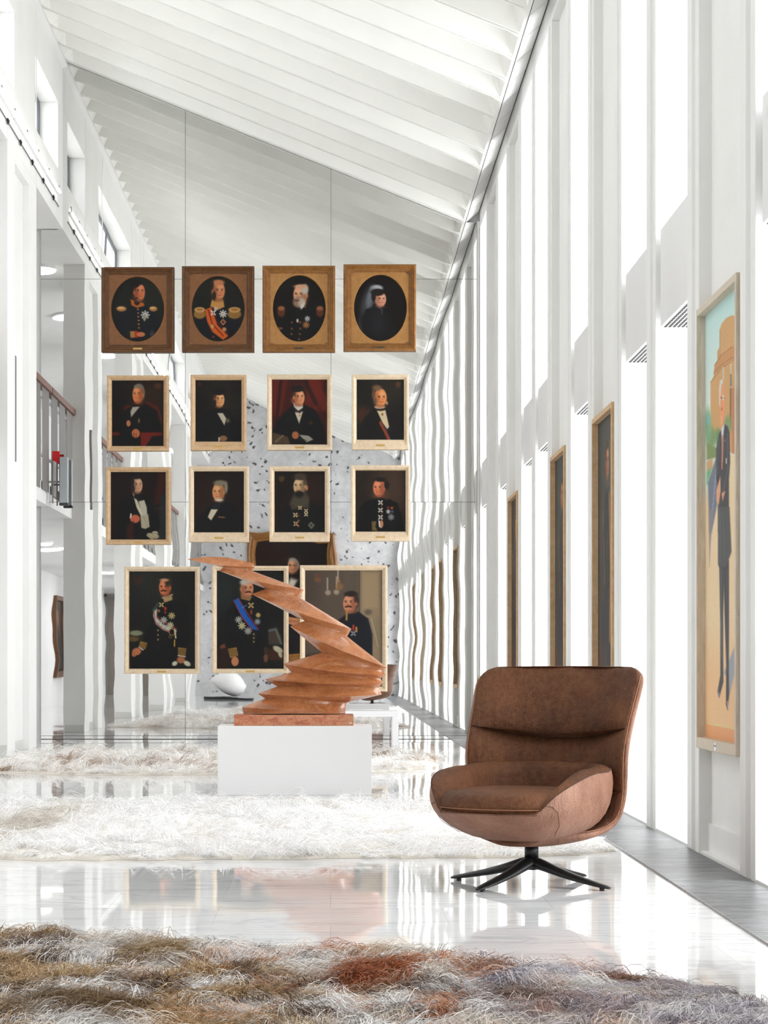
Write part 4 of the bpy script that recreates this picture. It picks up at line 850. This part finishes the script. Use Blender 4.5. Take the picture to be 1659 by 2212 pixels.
b = MB(); b.grid(R2, True); n_ = len(R2[0]); b.add(R2[0], [tuple(range(n_))]); b.add(R2[-1], [tuple(range(n_))])
scu = empty('stone_sculpture', (-.27, SY, .516), 'tall zigzag sculpture of polished orange-brown marble on the white pedestal', 'sculpture')
off = Matrix.Translation((.27, -SY, -.516))
o = b.build('carved_stone', M['stone'], scu, True); o.matrix_parent_inverse = off
o.modifiers.new('weld', 'WELD').merge_threshold = .0005
try:
    o.data.set_sharp_from_angle(angle=math.radians(38))
except Exception: pass
xa, za = sp(408, 1158); xb, zb = sp(1223, 1236)
b = MB(); b.box(xa, xb, SY-.20, SY+.22, .516, za); o = b.build('base_slab', M['stone2'], scu, bevel=.003); o.matrix_parent_inverse = off
b = MB(); b.box(xb-.034, xb-.026, SY-.2015, SY-.2, .533, .539); b.box(xb-.022, xb-.014, SY-.2015, SY-.2, .533, .539); o = b.build('maker_mark', M['paper'], scu); o.matrix_parent_inverse = off

# ------------------------------------------------------------------ armchair
CX, CY = .897, 9.917; YAW = math.radians(-30)
ch = empty('armchair', (CX, CY, 0), 'brown leather swivel lounge chair on a black four-star base', 'armchair', None, 0)
def rot(x, y): return (x*math.cos(YAW)-y*math.sin(YAW), x*math.sin(YAW)+y*math.cos(YAW))
def cb(mb, name, mats, smooth=True, subsurf=0, bevel=0, fix=True):
    mb.v = [(*rot(p[0], p[1]), p[2]) for p in mb.v]; return mb.build(name, mats, ch, smooth, None, subsurf, bevel, fix)
def sst(a, b_, t): t = min(1, max(0, (t-a)/(b_-a))); return t*t*(3-2*t)
BC = (0, -.105); BA, BB, NE = .385, .405, 2.5
def rim(a):
    c, s_ = math.cos(a), math.sin(a); r = (abs(c/BA)**NE+abs(s_/BB)**NE)**(-1/NE)
    f = -s_       # 1 at front
    k = 0 if f > .80 else (1 if f < 0 else math.sqrt(1-(f/.80)**2))
    h = .365+.170*k; t = .05+.085*k
    if s_ > .3: t = .135-.035*sst(.3, .9, s_); h = .54+.01*sst(.3, .9, s_)
    return r, h, t
NA = 64; rows = []
for i in range(NA):
    a = 2*PI*i/NA; r, h, t = rim(a); c, s_ = math.cos(a), math.sin(a); f = max(0, -s_)
    pr = [(.001, .205), (.40*r, .208), (.66*r, .235+.02*f), (.86*r, .290+.012*f), (.965*r, .345+.1*(h-.372)), (r, h-.075 if h > .47 else h-.02-.055*(h-.372)/.1), (r-.012, h-.022), (r-.012-.35*t, h), (r-.85*t, h-.012), (r-t-.005, h-.05), (r-t-.01, .345), (r*.4, .335), (.001, .335)]
    rows.append([(BC[0]+c*q, BC[1]+s_*q, z) for q, z in pr])
rows.append(rows[0])
b = MB(); P = [[rows[i][j] for i in range(NA)] for j in range(len(rows[0]))]
# outer shell of bucket (rows 0..6) pale, inner (6..) brown
b2 = MB(); b2.grid(P[:7], True); o = cb(b2, 'seat_shell', M['leather_pale'], True, 1)
b2 = MB(); b2.grid(P[6:], True); o = cb(b2, 'arm_lining', M['leather'], True, 1)
b2 = MB(); ring_ = [P[6][i] for i in range(NA)]; b2.tube([(x, y, z+.001) for x, y, z in ring_+[ring_[0]]], .0018, 6); cb(b2, 'rim_seam', M['seam'])
# panel seams on the outside of the bucket
for ang in (-52, 232):
    i = round((ang % 360)/360*NA) % NA; i2 = (i+3 if ang < 0 else i-3) % NA
    pts = [tuple(P[j][i][k]*(1-(6-j)/4)+P[j][i2][k]*(6-j)/4 for k in range(3)) for j in range(2, 7)]
    b2 = MB(); b2.tube([(x*1.004, (y+.1)*1.004-.1, z-.001) for x, y, z in pts], .0012, 6); cb(b2, 'panel_seam', M['seam'])
# seat cushion
def cush(q, z, A=.318, Bx=.335, c=(0, -.155), n=2.5, NN=56):
    out = []
    for i in range(NN):
        a = 2*PI*i/NN; cc, s_ = math.cos(a), math.sin(a); r = (abs(cc/A)**n+abs(s_/Bx)**n)**(-1/n)
        out.append((c[0]+cc*r*q, c[1]+s_*r*q, z+.012*q*s_*0))
    return out
b = MB(); b.grid([cush(.01, .33), cush(.9, .33), cush(1.02, .350), cush(1.035, .368), cush(1.02, .400), cush(.965, .424), cush(.82, .438), cush(.45, .444), cush(.01, .445)], True)
cb(b, 'seat_cushion', M['leather'], True, 1)
b = MB(); e_ = cush(1.038, .366); b.tube(e_+[e_[0]], .0018, 6); cb(b, 'cushion_seam', M['thread'])
# back: side profile (y, z, half width, wing)
BP = [(-.20, .186, .17, .00, .05), (-.06, .176, .27, .00, .045), (.08, .185, .335, .01, .055), (.19, .225, .375, .05, .07), (.27, .305, .398, .11, .09), (.315, .42, .408, .165, .08), (.335, .54, .412, .185, .05), (.362, .66, .415, .180, .02), (.405, .79, .420, .168, .0), (.450, .90, .428, .158, .0), (.478, .962, .425, .150, -.002)]
def bp(t):
    t = t*(len(BP)-1); i = min(int(t), len(BP)-2); f = t-i
    p = [BP[max(i-1, 0)], BP[i], BP[i+1], BP[min(i+2, len(BP)-1)]]
    return [.5*(2*p[1][k]+(p[2][k]-p[0][k])*f+(2*p[0][k]-5*p[1][k]+4*p[2][k]-p[3][k])*f*f+(3*p[1][k]-p[0][k]-3*p[2][k]+p[3][k])*f**3) for k in range(5)]
def bpt(u, t, off_=0):
    y, z, w, wing, rise = bp(t); y2, z2 = bp(min(t+.02, 1))[:2]; y1, z1 = bp(max(t-.02, 0))[:2]
    tx, tz = y2-y1, z2-z1; L = math.hypot(tx, tz); ny, nz_ = -tz/L, tx/L     # towards the sitter
    au = abs(u)**2.3
    x = u*w; yy = y-wing*au; zz = z+rise*au
    nx = -u*wing*1.6/max(w, .1)*1.2
    nl = math.sqrt(nx*nx+1); return (x+nx/nl*off_, yy+ny*off_/nl, zz+nz_*off_/nl)
def slab(t0, t1, n, o0, o1, puff=0, W_=1.0, NU=20, edge=.25):
    R = []
    for j in range(n+1):
        t = t0+(t1-t0)*j/n; e = math.sin(PI*j/n)**.4 if puff else 1
        us = [W_*(-1+2*i/NU) for i in range(NU+1)]
        cr = 1
        if t > .86: cr = math.sqrt(max(.0, 1-((t-.86)/.14)**3*.28))
        a = [bpt(u*cr, t, o0) for u in us]
        c = [bpt(u*cr*.995, t, o0+(o1-o0)*((1-(abs(u)/W_)**6)*.75+.25)*e if puff else o1) for u in us][::-1]
        R.append(a+c)
    mb = MB(); mb.grid(R, True); k = len(R[0]); mb.add(R[0], [tuple(range(k))]); mb.add(R[-1], [tuple(range(k))]); return mb
o = cb(slab(0, 1.0, 22, 0, .030), 'back_shell', M['leather_pale'], True, 1)
# two cushions meeting at a sagging seam
def seamt(u): return .715-.035*(1-u*u)
def cushion(lo, hi, n, o0, puffd, name, mt, wr=0):
    R = []; NU = 64
    for j in range(n+1):
        row = []; back = []
        s_ = j/n
        for i in range(NU+1):
            u = -1+2*i/NU; uu = u*.985; t = lo(u)+(hi(u)-lo(u))*s_
            cr = 1
            if t > .86: cr = math.sqrt(max(.02, 1-((t-.86)/.14)**3*.30))
            e = (1-(2*s_-1)**6)*(1-abs(u)**8)
            wrk = wr*.004*math.sin(24*u+2.5*math.sin(4*s_+3*u)+1.5*s_)*max(0, 1-abs(s_-(.1 if wr < 1.1 else .55))*1.9)*(1-abs(u)**4)*(.55+.45*math.sin(4*u+2))
            row.append(bpt(uu*cr, t, o0+.012+puffd*e+wrk)); back.append(bpt(uu*cr*.99, t, o0))
        R.append(row+back[::-1])
    mb = MB(); mb.grid(R, True); k = len(R[0]); mb.add(R[0], [tuple(range(k))]); mb.add(R[-1], [tuple(range(k))]); return cb(mb, name, mt, True, 1)
cushion(seamt, lambda u: .995, 14, .028, .030, 'headrest', M['leather'], 1.0)
cushion(lambda u: .42, seamt, 14, .028, .026, 'backrest', M['leather'], 1.3)
b = MB(); b.tube([bpt(u*.98, seamt(u), .046) for u in np.linspace(-1, 1, 30)], .0018, 6); cb(b, 'headrest_seam', M['seam'])
for s_ in (-1, 1):
    b = MB(); b.tube([bpt(s_*.985, t, .031) for t in np.linspace(.08, .93, 40)], .0018, 6); cb(b, 'edge_seam', M['thread'])
# base
b = MB(); b.tube([(0, 0, .19), (0, 0, .118)], [.031, .031], 28); b.tube([(0, 0, .205), (0, 0, .186)], [.055, .050], 28); cb(b, 'column', M['black'])
b = MB(); b.tube([(0, 0, .122), (0, 0, .112), (0, 0, .095), (0, 0, .07)], [.032, .040, .046, .03], 28); cb(b, 'hub', M['black'])
for q in (147.5, 230, 320.5, 48):
    q = math.radians(q); dx, dy = math.cos(q), math.sin(q); R = []
    for (r, z, w, hh) in [(.0, .100, .040, .032), (.05, .094, .037, .030), (.10, .078, .034, .026), (.18, .056, .031, .021), (.28, .035, .029, .016), (.36, .021, .027, .012), (.396, .0150, .021, .009), (.409, .0125, .010, .006)]:
        R.append([(dx*r-dy*w*math.cos(a), dy*r+dx*w*math.cos(a), z+hh*math.sin(a)*(1 if math.sin(a) > 0 else .8)) for a in np.linspace(0, 2*PI, 14, endpoint=False)])
    b = MB(); b.grid(R, True); b.add(R[-1], [tuple(range(14))]); lg = b.build('leg', M['black'], ch, True, None, 1)
    b = MB(); b.tube([(dx*.37, dy*.37, .012), (dx*.37, dy*.37, 0)], .011, 12); b.build('glide', M['dark'], lg)

# ------------------------------------------------------------------ long haired rugs
def vnoise(x, y, sc, seed):
    r = np.random.default_rng(seed); T = r.random((64, 64)); u = x*sc+100; v = y*sc+100
    i = np.floor(u).astype(int); j = np.floor(v).astype(int); fu = u-i; fv = v-j; fu = fu*fu*(3-2*fu); fv = fv*fv*(3-2*fv)
    g = lambda a, b_: T[a % 64, b_ % 64]
    return (g(i, j)*(1-fu)+g(i+1, j)*fu)*(1-fv)+(g(i, j+1)*(1-fu)+g(i+1, j+1)*fu)*fv
def fbm(x, y, sc, seed): return .55*vnoise(x, y, sc, seed)+.3*vnoise(x, y, sc*2.1, seed+1)+.15*vnoise(x, y, sc*4.3, seed+2)
def inside(poly, X, Y):
    ins = np.zeros(X.shape, bool)
    for i in range(len(poly)):
        x0, y0 = poly[i-1]; x1, y1 = poly[i]; c = ((y0 > Y) != (y1 > Y)); ins ^= c & (X < x0+(Y-y0)*(x1-x0)/(y1-y0 if y1 != y0 else 1e-9))
    return ins
def roughpoly(pts, n=14, amp=.05, seed=1):
    r = random.Random(seed); out = []
    for i in range(len(pts)):
        a, c = pts[i], pts[(i+1) % len(pts)]
        for k in range(n): t = k/n; out.append((a[0]*(1-t)+c[0]*t+r.uniform(-amp, amp), a[1]*(1-t)+c[1]*t+r.uniform(-amp, amp)))
    return out
def rug(poly, N, length, wid, colour, label, seed, hidem, tuft=1.0, NS=5, hid=.012, tufts=()):
    r = np.random.default_rng(seed); pl = roughpoly(poly, 14, .045, seed)
    cx = sum(p[0] for p in pl)/len(pl); cyy = sum(p[1] for p in pl)/len(pl)
    b = MB(); n = len(pl)
    b.add([(x, y, .0008) for x, y in pl]+[(cx+(x-cx)*.99, cyy+(y-cyy)*.99, hid) for x, y in pl], [tuple(range(n-1, -1, -1)), tuple(range(n, 2*n))]+[(i, (i+1) % n, (i+1) % n+n, i+n) for i in range(n)])
    base = b.build('hair_rug', hidem); tag(base, label, 'rug')
    x0, x1 = min(p[0] for p in pl), max(p[0] for p in pl); y0, y1 = min(p[1] for p in pl), max(p[1] for p in pl)
    # clump centres
    nc = int(N/26); kx = r.uniform(x0, x1, nc*2); ky = r.uniform(y0, y1, nc*2); ok = inside(pl, kx, ky); kx, ky = kx[ok], ky[ok]; nc = len(kx)
    ci = r.integers(0, nc, N); rad = .035+.03*r.random(nc)
    ang = r.uniform(0, 2*PI, N); rr = r.random(N)*rad[ci]; X = kx[ci]+np.cos(ang)*rr; Y = ky[ci]+np.sin(ang)*rr
    ok = inside(pl, X, Y); X, Y, ci = X[ok], Y[ok], ci[ok]; N = len(X)
    flow = 2*PI*(fbm(kx, ky, 1.1, seed+5)*1.6)+r.normal(0, .45, nc)
    a = flow[ci]+r.normal(0, .16, N)
    stand = np.clip(fbm(kx, ky, 4.2, seed+9)*2.2-.65, .08, 1.1)*tuft; big = (r.random(nc) < .10)*1.0
    for (ux, uy, ur, uq) in tufts: big = np.maximum(big, (((kx-ux)/ur)**2+((ky-uy)/uq)**2 < 1)*1.25)
    stand = stand+big*.9*tuft
    st = stand[ci]*(.7+.6*r.random(N))
    Ln = length*(1+.55*big[ci])*(.55+.75*r.random(N))*(.7+.8*fbm(X, Y, 1.5, seed+3)); curl = (r.normal(0, 1.1, nc))[ci]+r.normal(0, .3, N)
    pts = np.zeros((N, NS+1, 3)); pts[:, 0] = np.stack([X, Y, np.full(N, hid*.8)], -1)
    el = np.clip(.25+st*.9, .12, 1.35); d_el = -(.32+.25*r.random(N)); aa = a.copy(); d_el = d_el-.25*big[ci]
    for s_ in range(NS):
        stp = Ln/NS
        e_ = np.maximum(el, -.5)
        pts[:, s_+1, 0] = pts[:, s_, 0]+stp*np.cos(e_)*np.cos(aa); pts[:, s_+1, 1] = pts[:, s_, 1]+stp*np.cos(e_)*np.sin(aa)
        pts[:, s_+1, 2] = np.maximum(pts[:, s_, 2]+stp*np.sin(e_), .004+.018*r.random(N)*np.minimum(1, s_/2))
        el = el+d_el; aa = aa+curl*.42+r.normal(0, .08, N)
    w = wid*(.6+.8*r.random(N)); side = np.stack([-np.sin(a), np.cos(a), r.normal(0, .5, N)], -1); side /= np.linalg.norm(side, axis=1)[:, None]
    tap = np.linspace(1, .25, NS+1)
    V = np.zeros((N, NS+1, 2, 3)); V[:, :, 0] = pts-side[:, None]*(w[:, None]*tap)[..., None]/2; V[:, :, 1] = pts+side[:, None]*(w[:, None]*tap)[..., None]/2
    V[..., 2] = np.maximum(V[..., 2], .001)
    nv = N*(NS+1)*2; base_i = (np.arange(N)*(NS+1)*2)[:, None]; k = np.arange(NS)[None]*2
    Fq = np.stack([base_i+k, base_i+k+1, base_i+k+3, base_i+k+2], -1).reshape(-1, 4)
    me = bpy.data.meshes.new('fur'); me.vertices.add(nv); me.vertices.foreach_set('co', V.reshape(-1).astype(np.float32))
    nf = len(Fq); me.loops.add(nf*4); me.loops.foreach_set('vertex_index', Fq.reshape(-1).astype(np.int32)); me.polygons.add(nf)
    me.polygons.foreach_set('loop_start', (np.arange(nf)*4).astype(np.int32)); me.polygons.foreach_set('loop_total', np.full(nf, 4, np.int32)); me.polygons.foreach_set('use_smooth', np.ones(nf, bool))
    me.update(); me.validate()
    col = colour(X, Y, kx[ci], ky[ci], r)
    cc = np.repeat(lin(np.clip(col, 0, 255))[:, None], (NS+1)*2, 1).reshape(-1, 3); cc = np.concatenate([cc, np.ones((nv, 1))], -1)
    ca = me.color_attributes.new('paint', 'FLOAT_COLOR', 'POINT'); ca.data.foreach_set('color', cc.reshape(-1).astype(np.float32))
    me.materials.append(M['fur']); o = bpy.data.objects.new('fur', me); C.objects.link(o); o.parent = base; o['kind'] = 'stuff'
    return base
def lerp(a, c, t): return np.asarray(a)[None]*(1-t[:, None])+np.asarray(c)[None]*t[:, None]
def white_col(X, Y, kx, ky, r):
    c = lerp((240, 240, 241), (252, 252, 253), r.random(len(X))); f = fbm(kx, ky, 1.6, 77)
    t = np.clip((f-.66)*7, 0, .75); return c*(1-t[:, None])+np.array((206, 198, 188))*t[:, None]
def far_col(X, Y, kx, ky, r):
    c = lerp((234, 232, 230), (250, 249, 248), r.random(len(X))); f = fbm(kx, ky, 1.9, 33)
    t = np.clip((f-.62)*7, 0, .8); br = lerp((130, 98, 78), (176, 152, 130), r.random(len(X))); return c*(1-t[:, None])+br*t[:, None]
def near_col(X, Y, kx, ky, r):
    n = len(X); px = VX+F*kx/ky; py = VY+F/ky
    c = lerp((206, 202, 200), (246, 244, 243), r.random(n))
    f1 = fbm(kx, ky, 5.2, 21); f2 = fbm(kx, ky, 7.3, 52); f3 = fbm(kx, ky, 8.6, 81); cr = r.normal(0, .045, len(X))
    lf = np.clip((950-px)/600, 0, 1)
    tan = lerp((150, 120, 86), (204, 178, 140), r.random(n)); t = np.clip((f1-.52+.10*lf+cr)*10, 0, 1)*np.clip(.25+lf, 0, 1)
    c = c*(1-t[:, None])+tan*t[:, None]
    dk = lerp((62, 48, 42), (112, 90, 76), r.random(n)); t = np.clip((f2-.60+.03*lf+cr)*12, 0, .92); c = c*(1-t[:, None])+dk*t[:, None]
    og = lerp((160, 88, 50), (206, 136, 84), r.random(n)); t = np.clip((f3-.60+cr)*12, 0, .9)*np.clip(1-abs(px-900)/650, 0, 1)**.5; c = c*(1-t[:, None])+og*t[:, None]
    # cool grey-violet hair towards the right
    gv = lerp((150, 144, 160), (212, 208, 222), r.random(n)); t = np.clip((px-950)/300, 0, 1)*np.clip((f2-.35)*4, 0, .6); c = c*(1-t[:, None])+gv*t[:, None]
    for (bx, by, rx, ry, ca, cb_) in ((800, 2120, 95, 34, (110, 52, 26), (168, 88, 46)), (1460, 2125, 150, 12, (88, 54, 40), (132, 84, 60)), (1150, 2165, 70, 18, (92, 70, 60), (140, 110, 96)), (330, 2075, 100, 22, (110, 86, 58), (168, 140, 100)), (100, 2040, 110, 10, (120, 92, 60), (150, 120, 88)), (180, 2190, 160, 22, (84, 64, 44), (130, 102, 70)), (1100, 2130, 60, 8, (90, 92, 124), (150, 152, 178))):
        d = ((px-bx)/rx)**2+((py-by)/ry)**2; t = np.clip(1.35-d+cr*5, 0, .92); k_ = lerp(ca, cb_, r.random(n)); c = c*(1-t[:, None])+k_*t[:, None]
    return c
def fp(px, py): Y = F*H/(py-VY); return ((px-VX)*Y/F, Y)
rug([fp(-250, 2030), fp(0, 2026), fp(300, 2044), fp(560, 2058), fp(900, 2062), fp(1010, 2088), fp(1290, 2108), fp(1600, 2150), fp(1700, 2200), (1.15, 5.4), (-1.5, 5.4)], 120000, .115, .0022, near_col, 'brown, tan and grey-white long-haired hide rug in the foreground', 5, M['hide_dark'], 1.1, 8, .012, [fp(800, 2120)+(.10, .10), fp(660, 2085)+(.05, .08), fp(330, 2092)+(.07, .12), fp(470, 2075)+(.06, .08), fp(215, 2135)+(.03, .08), fp(355, 2150)+(.03, .08), fp(1140, 2140)+(.06, .08), fp(1300, 2150)+(.07, .06), fp(1245, 2130)+(.04, .05)])
rug([(-3.0, 15.7), (-.9, 15.95), (.9, 15.5), (1.25, 13.2), (1.52, 11.7), (1.05, 11.3), (.2, 11.25), (-.6, 11.15), (-1.5, 11.12), (-2.3, 11.5), (-2.9, 12.6)], 70000, .13, .0030, white_col, 'wide shaggy white hide rug between the pedestal and the armchair', 15, M['hide'], .8, 5)
rug([(-3.3, 23.4), (-1.6, 24.0), (.4, 24.2), (1.2, 23.2), (.9, 20.6), (.2, 19.6), (-1.0, 19.45), (-2.2, 19.4), (-3.1, 20.0)], 42000, .16, .0045, far_col, 'pale hide rug with brown patches behind the pedestal', 25, M['hide'], .8, 4)
# small white number tag on the edge of the foreground rug
tx, ty = fp(1038, 2078)
b = MB(); b.add([(-.018, 0, 0), (.018, 0, 0), (.018, .010, .020), (-.018, .010, .020), (-.018, .0006, 0), (.018, .0006, 0), (.018, .0106, .020), (-.018, .0106, .020)], [(0, 1, 2, 3), (7, 6, 5, 4), (0, 4, 5, 1), (1, 5, 6, 2), (2, 6, 7, 3), (3, 7, 4, 0)])
tg = b.build('paper_tag', M['paper'], None); tg.location = (tx, ty-.06, .028); tg.rotation_euler = (0, math.radians(10), 0); tag(tg, 'tiny white numbered paper tag on the foreground rug', 'tag')
fc = bpy.data.curves.new('digits', 'FONT'); fc.body = '1829'; fc.size = .017; fc.align_x = 'CENTER'; tmp = bpy.data.objects.new('digits', fc); C.objects.link(tmp)
bpy.context.view_layer.update(); me = bpy.data.meshes.new_from_object(tmp.evaluated_get(bpy.context.evaluated_depsgraph_get())); bpy.data.objects.remove(tmp)
me.materials.append(M['ink']); o = bpy.data.objects.new('lettering', me); C.objects.link(o); o.parent = tg; o.location = (0, .0015, .005); o.rotation_euler = (math.radians(63), 0, 0)
